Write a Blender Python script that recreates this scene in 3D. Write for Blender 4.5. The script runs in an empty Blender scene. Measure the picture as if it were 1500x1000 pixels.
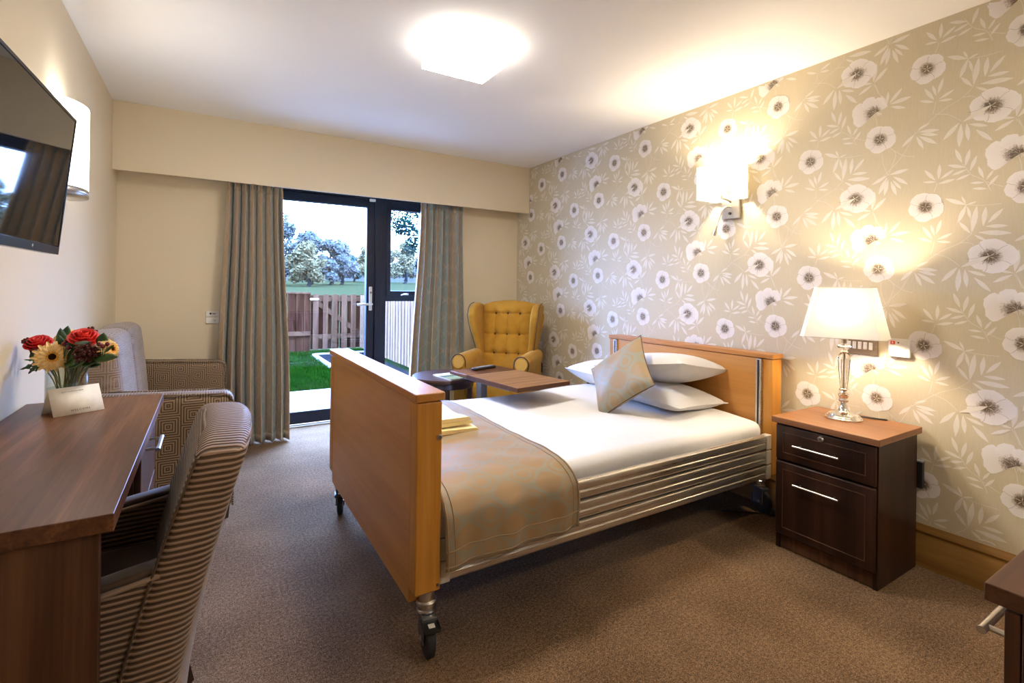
import bpy, bmesh, math, random
from mathutils import Vector, Matrix, Euler
C = bpy.context.scene.collection
PI = math.pi
random.seed(7)
XL, XR, YB, H = -.543, 2.711, 4.34, 2.40      # left wall, right wall, back wall, ceiling
YF = -1.6                                      # wall behind the camera

# ------------------------------------------------------------------ nodes
class N:
    """tiny node-graph helper"""
    def __init__(s, name):
        s.m = bpy.data.materials.new(name); s.m.use_nodes = True
        s.t = s.m.node_tree; s.t.nodes.clear()
        s.out = s.t.nodes.new('ShaderNodeOutputMaterial')
    def add(s, typ, ins=None, **props):
        n = s.t.nodes.new('ShaderNode' + typ)
        for k, v in props.items(): setattr(n, k, v)
        for k, v in (ins or {}).items():
            sock = n.inputs[k]
            if isinstance(v, bpy.types.NodeSocket): s.t.links.new(v, sock)
            else: sock.default_value = v
        return n
    def ma(s, op, a, b=0.0, c=0.0):
        return s.add('Math', {0: a, 1: b, 2: c}, operation=op).outputs[0]
    def mix(s, f, a, b):
        n = s.t.nodes.new('ShaderNodeMix'); n.data_type = 'RGBA'
        for k, v in ((0, f), (6, a), (7, b)):
            if isinstance(v, bpy.types.NodeSocket): s.t.links.new(v, n.inputs[k])
            elif k == 0: n.inputs[0].default_value = v
            else: n.inputs[k].default_value = (*v, 1) if len(v) == 3 else v
        return n.outputs[2]
    def obj(s, scale=(1, 1, 1), rot=(0, 0, 0)):
        tc = s.add('TexCoord')
        return s.add('Mapping', {'Vector': tc.outputs['Object'], 'Scale': scale, 'Rotation': rot}).outputs[0]
    def uv(s, scale=(1, 1, 1), rot=(0, 0, 0)):
        tc = s.add('TexCoord')
        return s.add('Mapping', {'Vector': tc.outputs['UV'], 'Scale': scale, 'Rotation': rot}).outputs[0]
    def noise(s, vec, scale, detail=3, rough=.55, dist=0.0):
        return s.add('TexNoise', {'Vector': vec, 'Scale': scale, 'Detail': detail, 'Roughness': rough, 'Distortion': dist}).outputs[0]
    def ramp(s, f, stops):
        n = s.add('ValToRGB', {0: f}); e = n.color_ramp.elements
        while len(e) < len(stops): e.new(.5)
        for q, (p, c) in zip(e, stops): q.position = p; q.color = (*c, 1) if len(c) == 3 else c
        return n.outputs[0]
    def rng(s, f, a, b, c=0.0, d=1.0):
        return s.add('MapRange', {0: f, 1: a, 2: b, 3: c, 4: d}).outputs[0]
    def bump(s, h, strength=.3, dist=.01):
        return s.add('Bump', {'Height': h, 'Strength': strength, 'Distance': dist}).outputs[0]
    def bsdf(s, col, rough=.5, metal=0.0, **kw):
        ins = {'Roughness': rough, 'Metallic': metal}
        ins['Base Color'] = col if isinstance(col, bpy.types.NodeSocket) else (*col, 1)
        for k, v in kw.items(): ins[k.replace('_', ' ')] = v
        n = s.add('BsdfPrincipled', ins)
        s.t.links.new(n.outputs[0], s.out.inputs[0])
        return s.m
    def shader(s, sock):
        s.t.links.new(sock, s.out.inputs[0]); return s.m

def plain(name, col, rough=.5, metal=0.0, **kw):
    n = N(name)
    v = n.noise(n.obj(), 40, 2)
    c = n.mix(n.rng(v, .3, .7), tuple(x * .94 for x in col), tuple(min(1, x * 1.05) for x in col))
    return n.bsdf(c, rough, metal, **kw)

def wood(name, dark, mid, light, axis='Z', grain=1.0, rough=.4, bumpy=.04, coat=0.0):
    n = N(name)
    k = {'X': (.35, 6, 6), 'Y': (6, .35, 6), 'Z': (6, 6, .35)}[axis]
    v = n.obj(tuple(a * grain for a in k))
    a = n.noise(v, 2.2, 6, .6, .6)
    k2 = {'X': (2, 90, 90), 'Y': (90, 2, 90), 'Z': (90, 90, 2)}[axis]
    b = n.noise(n.obj(tuple(q * grain for q in k2)), 2.0, 3, .6)
    f = n.ma('ADD', n.ma('MULTIPLY', a, .78), n.ma('MULTIPLY', b, .22))
    c = n.ramp(f, [(.34, dark), (.5, mid), (.66, light)])
    return n.bsdf(c, rough, 0, Normal=n.bump(b, bumpy, .002), Specular_IOR_Level=0.0 if 'fence' in name else (.28 if 'walnut' in name else .45), **({'Coat Weight': coat, 'Coat_Roughness': .15} if coat else {}))

M = {}
OUT = .135          # darkens outdoor colours to offset the overbright sky
def build_materials():
    # walls, ceiling
    n = N('cream_paint'); v = n.noise(n.obj(), 180, 3)
    M['cream'] = n.bsdf((.72, .625, .46), .75, Normal=n.bump(v, .05, .002))
    n = N('ceiling_paint'); v = n.noise(n.obj(), 120, 3)
    M['ceiling'] = n.bsdf((.90, .895, .89), .9, Normal=n.bump(v, .04, .002))
    n = N('wallpaper_ground'); v = n.noise(n.obj((1, 60, 4)), 6, 4)
    M['paper'] = n.bsdf(n.mix(n.rng(v, .3, .7), (.565, .49, .345), (.61, .535, .385)), .42, Specular_IOR_Level=.4)
    n = N('wallpaper_petal')
    r = n.add('Attribute', attribute_name='rad').outputs['Fac']
    st = n.noise(n.obj(), 170, 4, .7)
    rr = n.ma('ADD', r, n.rng(st, .2, .8, -.17, .17))
    c = n.ramp(rr, [(0.0, (.10, .075, .05)), (.27, (.17, .125, .09)), (.40, (.50, .43, .37)), (.52, (.74, .69, .655)), (1.0, (.80, .76, .73))])
    M['petal'] = n.bsdf(c, .5)
    n = N('wallpaper_leaf'); v = n.noise(n.obj(), 50, 3)
    M['pleaf'] = n.bsdf(n.mix(v, (.69, .64, .56), (.775, .73, .66)), .5)
    M['pstem'] = plain('wallpaper_stem', (.69, .64, .56), .5)
    M['pline'] = plain('wallpaper_line', (.36, .31, .26), .5)
    # carpet
    n = N('carpet_pile'); o = n.obj()
    a = n.noise(o, 260, 4, .7); b = n.noise(o, 90, 3, .6); c0 = n.noise(o, 2.2, 3)
    f = n.ma('ADD', n.ma('MULTIPLY', a, .6), n.ma('ADD', n.ma('MULTIPLY', b, .25), n.ma('MULTIPLY', c0, .15)))
    c = n.ramp(f, [(.40, (.036, .0205, .0100)), (.5, (.158, .094, .049)), (.60, (.33, .208, .118))])
    M['carpet'] = n.bsdf(c, .95, Normal=n.bump(f, .7, .006), Sheen_Weight=.04, Specular_IOR_Level=.05)
    # woods
    M['beechZ'] = wood('beech_upright', (.40, .158, .020), (.51, .222, .034), (.60, .285, .054), 'Z', 1.2, .38)
    M['beechY'] = wood('beech_panel', (.44, .188, .040), (.52, .236, .054), (.575, .275, .070), 'Y', 1.0, .35, .02)
    M['beechE'] = wood('beech_edge', (.38, .150, .030), (.47, .20, .042), (.53, .25, .058), 'Y', 1.6, .35)
    M['oak'] = wood('oak_skirting', (.175, .085, .018), (.235, .118, .027), (.30, .155, .040), 'Y', 1.5, .35)
    M['walY'] = wood('walnut_top', (.034, .012, .005), (.100, .038, .016), (.225, .098, .045), 'Y', 1.1, .36)
    M['walX'] = wood('walnut_cross', (.045, .018, .009), (.09, .038, .019), (.15, .07, .036), 'X', .75, .36)
    M['walZ'] = wood('walnut_upright', (.030, .012, .006), (.070, .029, .014), (.125, .055, .027), 'Z', .9, .42)
    M['walnutlight'] = wood('walnut_table', (.085, .036, .014), (.225, .110, .048), (.37, .205, .10), 'X', 2.2, .36)
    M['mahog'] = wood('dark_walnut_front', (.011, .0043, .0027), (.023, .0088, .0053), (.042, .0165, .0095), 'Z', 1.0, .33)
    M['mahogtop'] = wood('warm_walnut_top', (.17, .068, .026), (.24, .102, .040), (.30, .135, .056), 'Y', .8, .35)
    M['darkround'] = wood('dark_stained_table', (.040, .017, .015), (.065, .028, .024), (.09, .04, .034), 'X', .8, .28)
    # metals, plastics
    n = N('brushed_aluminium'); v = n.noise(n.obj((1, 80, 80)), 5, 3)
    M['alu'] = n.bsdf((.60, .555, .50), n.rng(v, .3, .7, .24, .38), .95)
    M['chrome'] = plain('chrome', (.80, .79, .77), .09, 1.0)
    M['satin'] = plain('satin_nickel', (.66, .62, .57), .28, 1.0)
    M['steel'] = plain('dark_steel', (.20, .20, .21), .38, .8)
    M['blackp'] = plain('black_plastic', (.012, .012, .013), .35)
    M['rubber'] = plain('black_rubber', (.022, .022, .023), .6)
    M['whitep'] = plain('white_plastic', (.80, .78, .74), .35)
    M['greyp'] = plain('grey_plastic', (.34, .35, .36), .45)
    M['beigep'] = plain('beige_plastic', (.50, .44, .37), .45)
    M['bronze'] = plain('bronze_plate', (.16, .12, .09), .4, .6)
    M['redp'] = plain('red_plastic', (.55, .03, .02), .4)
    M['ink'] = plain('printed_ink', (.10, .085, .07), .6)
    M['paleink'] = plain('pale_ink', (.46, .42, .38), .6)
    M['card'] = plain('white_card', (.93, .90, .85), .6)
    n = N('tv_screen'); M['screen'] = n.bsdf((.006, .006, .007), .035, Specular_IOR_Level=.55, Coat_Weight=.08, Coat_Roughness=.02)
    M['gloss'] = plain('gloss_black', (.006, .0055, .0055), .18, Specular_IOR_Level=.3)
    M['frame'] = plain('navy_black_frame', (.006, .009, .022), .42, Specular_IOR_Level=.3)
    # glass
    n = N('window_glass'); fc = n.add('LayerWeight', {'Blend': .5}).outputs['Facing']; fr = n.ma('ADD', .035, n.ma('MULTIPLY', n.ma('POWER', fc, 5.0), .9))
    tr = n.add('BsdfTransparent', {'Color': (.95, .98, .98, 1)}); gl = n.add('BsdfGlossy', {'Roughness': .0, 'Color': (1, 1, 1, 1)})
    M['glass'] = n.shader(n.add('MixShader', {0: fr, 1: tr.outputs[0], 2: gl.outputs[0]}).outputs[0])
    n = N('crystal'); M['crystal'] = n.bsdf((1, 1, 1), .0, 0, **{'Transmission Weight': 1.0, 'IOR': 1.5})
    n = N('vase_glass'); fr = n.add('LayerWeight', {'Blend': .35}).outputs['Facing']
    tr = n.add('BsdfTransparent', {'Color': (.93, .96, .96, 1)}); gl = n.add('BsdfGlossy', {'Roughness': .02})
    M['vase'] = n.shader(n.add('MixShader', {0: n.rng(fr, .2, 1, .06, .65), 1: tr.outputs[0], 2: gl.outputs[0]}).outputs[0])
    n = N('vase_water'); tr = n.add('BsdfTransparent', {'Color': (.86, .93, .90, 1)}); gl = n.add('BsdfGlossy', {'Roughness': .02})
    M['water'] = n.shader(n.add('MixShader', {0: .07, 1: tr.outputs[0], 2: gl.outputs[0]}).outputs[0])
    # lamp shades: cloth that passes light
    def shade(name, col, tcol, f):
        n = N(name); v = n.noise(n.obj((1, 1, 1)), 300, 2)
        d = n.add('BsdfDiffuse', {'Color': (*col, 1)}); t = n.add('BsdfTranslucent', {'Color': (*tcol, 1), 'Normal': n.bump(v, .03, .001)})
        M[name] = n.shader(n.add('MixShader', {0: f, 1: d.outputs[0], 2: t.outputs[0]}).outputs[0])
    shade('shade_cream', (.86, .82, .74), (.90, .85, .74), .038)
    shade('shade_white', (.86, .85, .81), (.92, .86, .72), .07)
    def glow(name, col, s):
        n = N(name); M[name] = n.shader(n.add('Emission', {'Color': (*col, 1), 'Strength': s}).outputs[0])
    glow('opal_lit', (1.0, .925, .82), 14.0)
    glow('opal_side', (1.0, .925, .82), 7.0)
    glow('opal_cool', (1.0, .965, .90), 9.0)
    glow('bulb_warm', (1.0, .80, .54), 30.0)
    glow('opal_fill', (1.0, .925, .82), 14.0)  # glow of the added fill lamp behind the camera
    glow('bulb_wall', (1.0, .82, .58), 30.0)
    # textiles
    n = N('white_sheet'); v = n.noise(n.obj(), 9, 4); w = n.noise(n.obj(), 700, 1)
    M['sheet'] = n.bsdf((.655, .64, .635), .9, Normal=n.bump(n.ma('ADD', v, n.ma('MULTIPLY', w, .05)), .22, .02), Sheen_Weight=.2)
    n = N('yellow_terry'); v = n.noise(n.obj(), 320, 3)
    M['towel'] = n.bsdf(n.mix(v, (.78, .62, .26), (.92, .78, .42)), .95, Normal=n.bump(v, .6, .004), Sheen_Weight=.4)
    n = N('mustard_cloth'); o = n.obj(); v = n.noise(o, 420, 3, .7); w = n.noise(o, 12, 3)
    M['mustard'] = n.bsdf(n.mix(n.rng(n.ma('ADD', v, n.ma('MULTIPLY', w, .5)), .5, 1.0), (.33, .160, .016), (.52, .285, .042)), .9, Normal=n.bump(v, .3, .002), Sheen_Weight=.06, Specular_IOR_Level=.15)
    n = N('mustard_pale'); v = n.noise(n.obj(), 420, 3, .7)
    M['mustardpale'] = n.bsdf(n.mix(v, (.52, .31, .07), (.70, .45, .13)), .9, Sheen_Weight=.1, Specular_IOR_Level=.15)
    M['piping'] = plain('dark_piping', (.075, .034, .008), .6)
    M['darkwood'] = plain('dark_leg', (.030, .013, .008), .4)
    # ogee fabric shared by curtains, runner and cushion (different ground colours)
    def ogee(name, ca, cb, cl, pu, pv, band, lw, k=.75, ring=None, rough=.45, amt=.6, ripple=0.0, spec=.4):
        n = N(name); uv = n.uv()
        sp = n.add('SeparateXYZ', {0: uv}); U, V = sp.outputs[0], sp.outputs[1]
        wob = n.noise(uv, 14, 2)
        u = n.ma('MULTIPLY', n.ma('ADD', U, n.ma('MULTIPLY', wob, ripple)), 2 * PI / pu); v = n.ma('MULTIPLY', n.ma('ADD', V, n.ma('MULTIPLY', wob, ripple)), 2 * PI / pv)
        # the zero line of cos u + k cos v is an ogee lattice; a second level gives the ring inside each cell
        s = n.ma('ADD', n.ma('COSINE', u), n.ma('MULTIPLY', n.ma('COSINE', v), k))
        line = n.rng(n.ma('ABSOLUTE', s), lw, lw * .55)
        if ring is not None:
            line = n.ma('MAXIMUM', line, n.rng(n.ma('ABSOLUTE', n.ma('SUBTRACT', s, ring)), lw * .8, lw * .4))
        bandf = n.rng(n.ma('SINE', n.ma('MULTIPLY', U, 2 * PI / band)), -.5, .5)
        base = n.mix(bandf, ca, cb)
        patchy = n.rng(n.noise(uv, 9, 3), .35, .6)
        c = n.mix(n.ma('MULTIPLY', n.ma('MULTIPLY', line, n.rng(patchy, 0, 1, .45, 1.0)), amt), base, cl)
        w = n.noise(n.uv((900, 120, 1)), 1, 2)
        c = n.mix(n.ma('MULTIPLY', w, .2), c, tuple(x * .55 for x in cb))
        M[name] = n.bsdf(c, rough, 0, Sheen_Weight=.15, Normal=n.bump(w, .08, .002), Specular_IOR_Level=spec)
    ogee('curtain_cloth', (.29, .365, .385), (.54, .395, .27), (.66, .56, .43), .085, .15, .099, .26, .8, None, .38, .5, 0, .6)
    ogee('runner_cloth', (.30, .185, .085), (.335, .21, .10), (.215, .255, .215), .17, .115, .7, .46, .8, 1.1, .50, .62, .010)
    ogee('cushion_cloth', (.26, .180, .095), (.30, .205, .11), (.21, .265, .235), .19, .15, .7, .46, .8, 1.1, .52, .72, .03)
    # greek-key square spirals for the sofa
    n = N('square_maze_velvet'); sp = n.add('SeparateXYZ', {0: n.uv()}); U, V = sp.outputs[0], sp.outputs[1]
    cs = .098
    col = n.ma('FLOOR', n.ma('DIVIDE', U, cs))
    off = n.ma('MULTIPLY', n.ma('MODULO', n.ma('ABSOLUTE', col), 2.0), .5)
    fu = n.ma('ABSOLUTE', n.ma('SUBTRACT', n.ma('FRACT', n.ma('DIVIDE', U, cs)), .5))
    fv = n.ma('ABSOLUTE', n.ma('SUBTRACT', n.ma('FRACT', n.ma('ADD', n.ma('DIVIDE', V, cs), off)), .5))
    mx = n.ma('MAXIMUM', fu, fv)
    rg = n.ma('COSINE', n.ma('MULTIPLY', mx, 2 * PI * 9.0))
    f = n.rng(rg, -.25, .25)
    nz = n.noise(n.uv(), 300, 2)
    c = n.mix(f, (.062, .035, .017), (.30, .21, .13))
    c = n.mix(n.ma('MULTIPLY', nz, .25), c, (.25, .18, .13))
    M['maze'] = n.bsdf(c, .55, Sheen_Weight=.25, Sheen_Roughness=.35, Specular_IOR_Level=.25, Normal=n.bump(f, .35, .003))
    n = N('sofa_cushion_velvet')
    sp = n.add('SeparateXYZ', {0: n.uv()}); U, V = sp.outputs[0], sp.outputs[1]
    fu = n.ma('ABSOLUTE', n.ma('SUBTRACT', n.ma('FRACT', n.ma('DIVIDE', U, cs)), .5)); fv = n.ma('ABSOLUTE', n.ma('SUBTRACT', n.ma('FRACT', n.ma('DIVIDE', V, cs)), .5))
    rg = n.rng(n.ma('COSINE', n.ma('MULTIPLY', n.ma('MAXIMUM', fu, fv), 2 * PI * 9.0)), -.25, .25)
    wv = n.noise(n.uv((1, 5, 1)), 6, 4, .6); cr = n.noise(n.uv((3, 9, 1)), 5, 5, .7, 1.5)
    c = n.mix(rg, (.17, .115, .075), (.31, .235, .185))
    c = n.mix(n.rng(wv, .35, .7, 0, .75), c, (.34, .275, .245))
    M['velvet'] = n.bsdf(c, .6, Sheen_Weight=.45, Sheen_Roughness=.35, Specular_IOR_Level=.25, Normal=n.bump(n.ma('ADD', n.ma('MULTIPLY', rg, .12), cr), .5, .012))
    # ribbed velvet for the desk chair
    n = N('ribbed_velvet'); sp = n.add('SeparateXYZ', {0: n.uv()})
    wob = n.noise(n.uv(), 9, 2)
    rib = n.ma('SINE', n.ma('MULTIPLY', n.ma('ADD', sp.outputs[1], n.ma('MULTIPLY', wob, .006)), 2 * PI / .0125))
    f = n.rng(rib, -.3, .5)
    c = n.mix(f, (.090, .052, .030), (.35, .245, .175))
    M['rib'] = n.bsdf(c, .55, Sheen_Weight=.22, Sheen_Roughness=.3, Specular_IOR_Level=.25, Normal=n.bump(rib, .55, .004))
    n = N('brown_velvet'); v = n.noise(n.obj(), 14, 3)
    M['brownvelvet'] = n.bsdf(n.mix(v, (.06, .035, .022), (.105, .064, .042)), .45, Sheen_Weight=.6, Sheen_Roughness=.35)
    # plants
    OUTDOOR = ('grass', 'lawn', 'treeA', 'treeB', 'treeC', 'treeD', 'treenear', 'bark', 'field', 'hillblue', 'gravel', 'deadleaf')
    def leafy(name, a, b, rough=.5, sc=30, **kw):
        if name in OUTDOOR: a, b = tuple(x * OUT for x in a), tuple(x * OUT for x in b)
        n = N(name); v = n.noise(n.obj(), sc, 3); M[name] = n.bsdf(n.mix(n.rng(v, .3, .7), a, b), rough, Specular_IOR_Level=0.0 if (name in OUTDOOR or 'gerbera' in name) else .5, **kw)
    leafy('leaf', (.012, .050, .012), (.045, .125, .028), .35)
    leafy('leafdull', (.030, .070, .045), (.075, .125, .085), .45)
    leafy('stemgreen', (.05, .075, .02), (.10, .12, .04), .5)
    leafy('rosered', (.55, .008, .012), (.82, .030, .028), .5, 60)
    leafy('roseorange', (.62, .016, .014), (.86, .05, .035), .5, 60)
    leafy('gerbera', (.86, .56, .20), (.95, .74, .40), .55, 80)
    leafy('gerberaring', (.80, .36, .04), (.85, .45, .08), .6, 200)
    leafy('gerberaeye', (.012, .006, .004), (.05, .02, .01), .7, 300)
    leafy('berry', (.11, .006, .006), (.22, .015, .012), .3)
    leafy('skimmia', (.045, .006, .008), (.12, .015, .016), .6, 120)
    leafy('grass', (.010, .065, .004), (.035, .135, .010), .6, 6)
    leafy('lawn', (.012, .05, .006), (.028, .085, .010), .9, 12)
    leafy('treeA', (0.2565, 0.2970, 0.2700), (0.3375, 0.3645, 0.3240), .9, .6)  # park foliage tones, paled so the colour carries the haze
    leafy('treeB', (0.1620, 0.3038, 0.2565), (0.2160, 0.3645, 0.3038), .9, .6)
    leafy('treeC', (0.3915, 0.3443, 0.1755), (0.4725, 0.3982, 0.2025), .9, .6)
    leafy('treeD', (0.3780, 0.3780, 0.3510), (0.4455, 0.4388, 0.4050), .9, .6)
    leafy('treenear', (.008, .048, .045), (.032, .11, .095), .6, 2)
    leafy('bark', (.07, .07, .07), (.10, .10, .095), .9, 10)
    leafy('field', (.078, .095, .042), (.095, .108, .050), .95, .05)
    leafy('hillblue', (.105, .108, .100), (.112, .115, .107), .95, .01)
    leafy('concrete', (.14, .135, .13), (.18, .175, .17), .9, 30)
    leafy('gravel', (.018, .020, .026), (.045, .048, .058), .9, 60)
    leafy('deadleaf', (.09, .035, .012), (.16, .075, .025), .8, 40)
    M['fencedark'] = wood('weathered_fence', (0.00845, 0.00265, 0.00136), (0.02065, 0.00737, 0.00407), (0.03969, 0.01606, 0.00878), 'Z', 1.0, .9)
    M['fencewhite'] = wood('whitish_fence_slat', (0.06376, 0.03638, 0.02293), (0.09853, 0.05910, 0.03793), (0.13331, 0.08269, 0.05468), 'Z', 1.0, .9)  # whitest of the fence tones, for the side fence slats
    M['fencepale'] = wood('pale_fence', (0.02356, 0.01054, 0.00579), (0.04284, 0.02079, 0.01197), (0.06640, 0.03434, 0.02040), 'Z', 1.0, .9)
    M['cover'] = plain('leaflet_cover', (.30, .34, .16), .4)
build_materials()
WORDS = None

# ------------------------------------------------------------------ meshes
class MB:
    """collects shapes into one mesh; m = material slot"""
    def __init__(s): s.v = []; s.f = []; s.mi = []; s.uv = []; s.smooth = []
    def poly(s, pts, m=0, uvs=None, smooth=False):
        b = len(s.v); s.v += [tuple(p) for p in pts]; s.f.append(tuple(range(b, b + len(pts)))); s.mi.append(m); s.uv.append(uvs); s.smooth.append(smooth)
    def addm(s, vs, fs, m=0, smooth=True, uvs=None):
        b = len(s.v); s.v += [tuple(p) for p in vs]
        for i, f in enumerate(fs):
            s.f.append(tuple(b + k for k in f)); s.mi.append(m); s.smooth.append(smooth); s.uv.append(uvs[i] if uvs else None)
    def box(s, x0, x1, y0, y1, z0, z1, m=0, mat=None):
        vs = [Vector((x, y, z)) for x in (x0, x1) for y in (y0, y1) for z in (z0, z1)]
        if mat is not None: vs = [mat @ v for v in vs]
        s.addm(vs, [(0, 1, 3, 2), (4, 6, 7, 5), (0, 4, 5, 1), (2, 3, 7, 6), (0, 2, 6, 4), (1, 5, 7, 3)], m, False)
    def rbox(s, x0, x1, y0, y1, z0, z1, r=.01, seg=3, m=0, mat=None, cuts=0, fn=None):
        bm = bmesh.new(); bmesh.ops.create_cube(bm, size=1)
        for v in bm.verts: v.co = Vector((x0 + (v.co.x + .5) * (x1 - x0), y0 + (v.co.y + .5) * (y1 - y0), z0 + (v.co.z + .5) * (z1 - z0)))
        r = min(r, .499 * min(x1 - x0, y1 - y0, z1 - z0))
        bmesh.ops.bevel(bm, geom=list(bm.edges), offset=r, segments=seg, profile=.5, affect='EDGES')
        if cuts:
            for ax, n in zip((0, 1, 2), (cuts if isinstance(cuts, tuple) else (cuts,) * 3)):
                lo, hi = ((x0, x1), (y0, y1), (z0, z1))[ax]
                for k in range(1, n):
                    co = [0, 0, 0]; co[ax] = lo + r + (hi - lo - 2 * r) * k / n; no = [0, 0, 0]; no[ax] = 1
                    bmesh.ops.bisect_plane(bm, geom=list(bm.verts) + list(bm.edges) + list(bm.faces), plane_co=co, plane_no=no)
        s.bm(bm, m, mat, fn)
    def bm(s, bm, m=0, mat=None, fn=None, smooth=True):
        bm.normal_update(); bm.verts.index_update()
        vs = [v.co.copy() for v in bm.verts]
        if fn: vs = [Vector(fn(v)) for v in vs]
        if mat is not None: vs = [mat @ v for v in vs]
        s.addm(vs, [tuple(v.index for v in f.verts) for f in bm.faces], m, smooth); bm.free()
    def tube(s, pts, r, seg=10, m=0, caps=True, closed=False):
        P = [Vector(p) for p in pts]; n = len(P); R = r if isinstance(r, (list, tuple)) else [r] * n
        vs = []; up = None
        for i, p in enumerate(P):
            a = P[(i - 1) % n] if (closed or i > 0) else p; b = P[(i + 1) % n] if (closed or i < n - 1) else p
            d = (b - a); d = d.normalized() if d.length > 1e-9 else Vector((0, 0, 1))
            if up is None: up = Vector((0, 0, 1)) if abs(d.z) < .9 else Vector((1, 0, 0))
            sd = d.cross(up).normalized(); up = sd.cross(d).normalized()
            for k in range(seg):
                t = 2 * PI * k / seg; vs.append(p + (sd * math.cos(t) + up * math.sin(t)) * R[i])
        fs = []
        for i in range(n if closed else n - 1):
            for k in range(seg):
                a = i * seg + k; b = i * seg + (k + 1) % seg; j = (i + 1) % n
                fs.append((a, b, j * seg + (k + 1) % seg, j * seg + k))
        if caps and not closed: fs += [tuple(range(seg))[::-1], tuple((n - 1) * seg + k for k in range(seg))]
        s.addm(vs, fs, m, True)
    def cyl(s, a, b, r, seg=24, m=0): s.tube([a, b], r, seg, m)
    def lathe(s, prof, c=(0, 0, 0), seg=32, m=0, mat=None, caps=True):
        vs = []; c = Vector(c)
        for r, z in prof:
            for k in range(seg):
                t = 2 * PI * k / seg; v = Vector((r * math.cos(t), r * math.sin(t), z))
                vs.append((mat @ v if mat is not None else v) + c)
        fs = [(i * seg + k, i * seg + (k + 1) % seg, (i + 1) * seg + (k + 1) % seg, (i + 1) * seg + k) for i in range(len(prof) - 1) for k in range(seg)]
        if caps: fs += [tuple(range(seg))[::-1], tuple((len(prof) - 1) * seg + k for k in range(seg))]
        s.addm(vs, fs, m, True)
    def grid(s, fn, nu, nv, m=0, uvfn=None, smooth=True):
        vs = [fn(i / nu, j / nv) for j in range(nv + 1) for i in range(nu + 1)]; fs = []; uvs = []
        for j in range(nv):
            for i in range(nu):
                a = j * (nu + 1) + i; fs.append((a, a + 1, a + nu + 2, a + nu + 1))
                if uvfn: uvs.append([uvfn(x / nu, y / nv) for x, y in ((i, j), (i + 1, j), (i + 1, j + 1), (i, j + 1))])
        s.addm(vs, fs, m, smooth, uvs if uvfn else None)
    def sphere(s, c, r, m=0, u=12, v=8, sc=(1, 1, 1)):
        bm = bmesh.new(); bmesh.ops.create_uvsphere(bm, u_segments=u, v_segments=v, radius=r)
        s.bm(bm, m, Matrix.Translation(c) @ Matrix.Diagonal((*sc, 1)))
    def build(s, name, mats, parent=None, bevel=0, world=True, sub=0, solid=0, boxuv=False, wn=False, sharp=None, recalc=True, weld=False):
        me = bpy.data.meshes.new(name)
        off = Vector((0, 0, 0))
        if parent is not None and world:
            r = parent
            while r is not None: off = off + Vector(r.location); r = r.parent
        me.from_pydata([tuple(Vector(v) - off) for v in s.v], [], s.f)
        for m in (mats if isinstance(mats, (list, tuple)) else [mats]): me.materials.append(M[m] if isinstance(m, str) else m)
        me.polygons.foreach_set('material_index', s.mi); me.polygons.foreach_set('use_smooth', s.smooth)
        if any(u is not None for u in s.uv) or boxuv:
            L = me.uv_layers.new(name='UVMap').data
            for p in me.polygons:
                u = s.uv[p.index]
                for k, li in enumerate(p.loop_indices):
                    if u is not None: L[li].uv = u[k]
                    else:
                        co = me.vertices[me.loops[li].vertex_index].co; nn = p.normal
                        a = max(range(3), key=lambda q: abs(nn[q]))
                        L[li].uv = ((co.y, co.z), (co.x, co.z), (co.x, co.y))[a]
        me.update()
        if recalc:
            q = bmesh.new(); q.from_mesh(me)
            if weld: bmesh.ops.remove_doubles(q, verts=q.verts, dist=1e-5)
            bmesh.ops.recalc_face_normals(q, faces=q.faces); q.to_mesh(me); q.free()
        me.set_sharp_from_angle(angle=math.radians(38))
        o = bpy.data.objects.new(name, me); C.objects.link(o)
        if parent is not None: o.parent = parent
        if bevel:
            b = o.modifiers.new('edge', 'BEVEL'); b.width = bevel; b.segments = 2; b.limit_method = 'ANGLE'
            for p in me.polygons: p.use_smooth = True
            try: b.harden_normals = True
            except Exception: pass
        if solid: q = o.modifiers.new('thick', 'SOLIDIFY'); q.thickness = solid; q.offset = 0
        if sub: q = o.modifiers.new('sub', 'SUBSURF'); q.levels = sub; q.render_levels = sub
        return o

def tag(o, label, cat, group=None, kind=None):
    o['label'] = label; o['category'] = cat
    if group: o['group'] = group
    if kind: o['kind'] = kind
    return o
def thing(name, label, cat, loc=(0, 0, 0), rotz=0, group=None):
    o = bpy.data.objects.new(name, None); C.objects.link(o); o.empty_display_size = .1
    o.location = loc; o.rotation_euler = (0, 0, rotz)
    return tag(o, label, cat, group)
def struct(o, label=None, cat=None):
    o['kind'] = 'structure'
    if label: o['label'] = label
    if cat: o['category'] = cat
    return o
def bx(name, mats, parent, x0, x1, y0, y1, z0, z1, bevel=.002, world=True):
    b = MB(); b.box(x0, x1, y0, y1, z0, z1); return b.build(name, mats, parent, bevel, world)
def copy_thing(o, loc=None, rot=None):
    c = o.copy(); C.objects.link(c)
    if loc is not None: c.location = loc
    if rot is not None: c.rotation_euler = rot
    for ch in list(o.children):
        d = ch.copy(); C.objects.link(d); d.parent = c
        for g in list(ch.children):
            e = g.copy(); C.objects.link(e); e.parent = d
    return c
# light levels of the sky and of the lamps, the added fill lamp included
SKY, EXPO = 32.0, 0.5
GLOW = {'opal_lit': 68.0, 'opal_side': 6.5, 'opal_fill': 50.0, 'opal_cool': 12.0, 'bulb_warm': 500.0, 'bulb_wall': 720.0}

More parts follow.
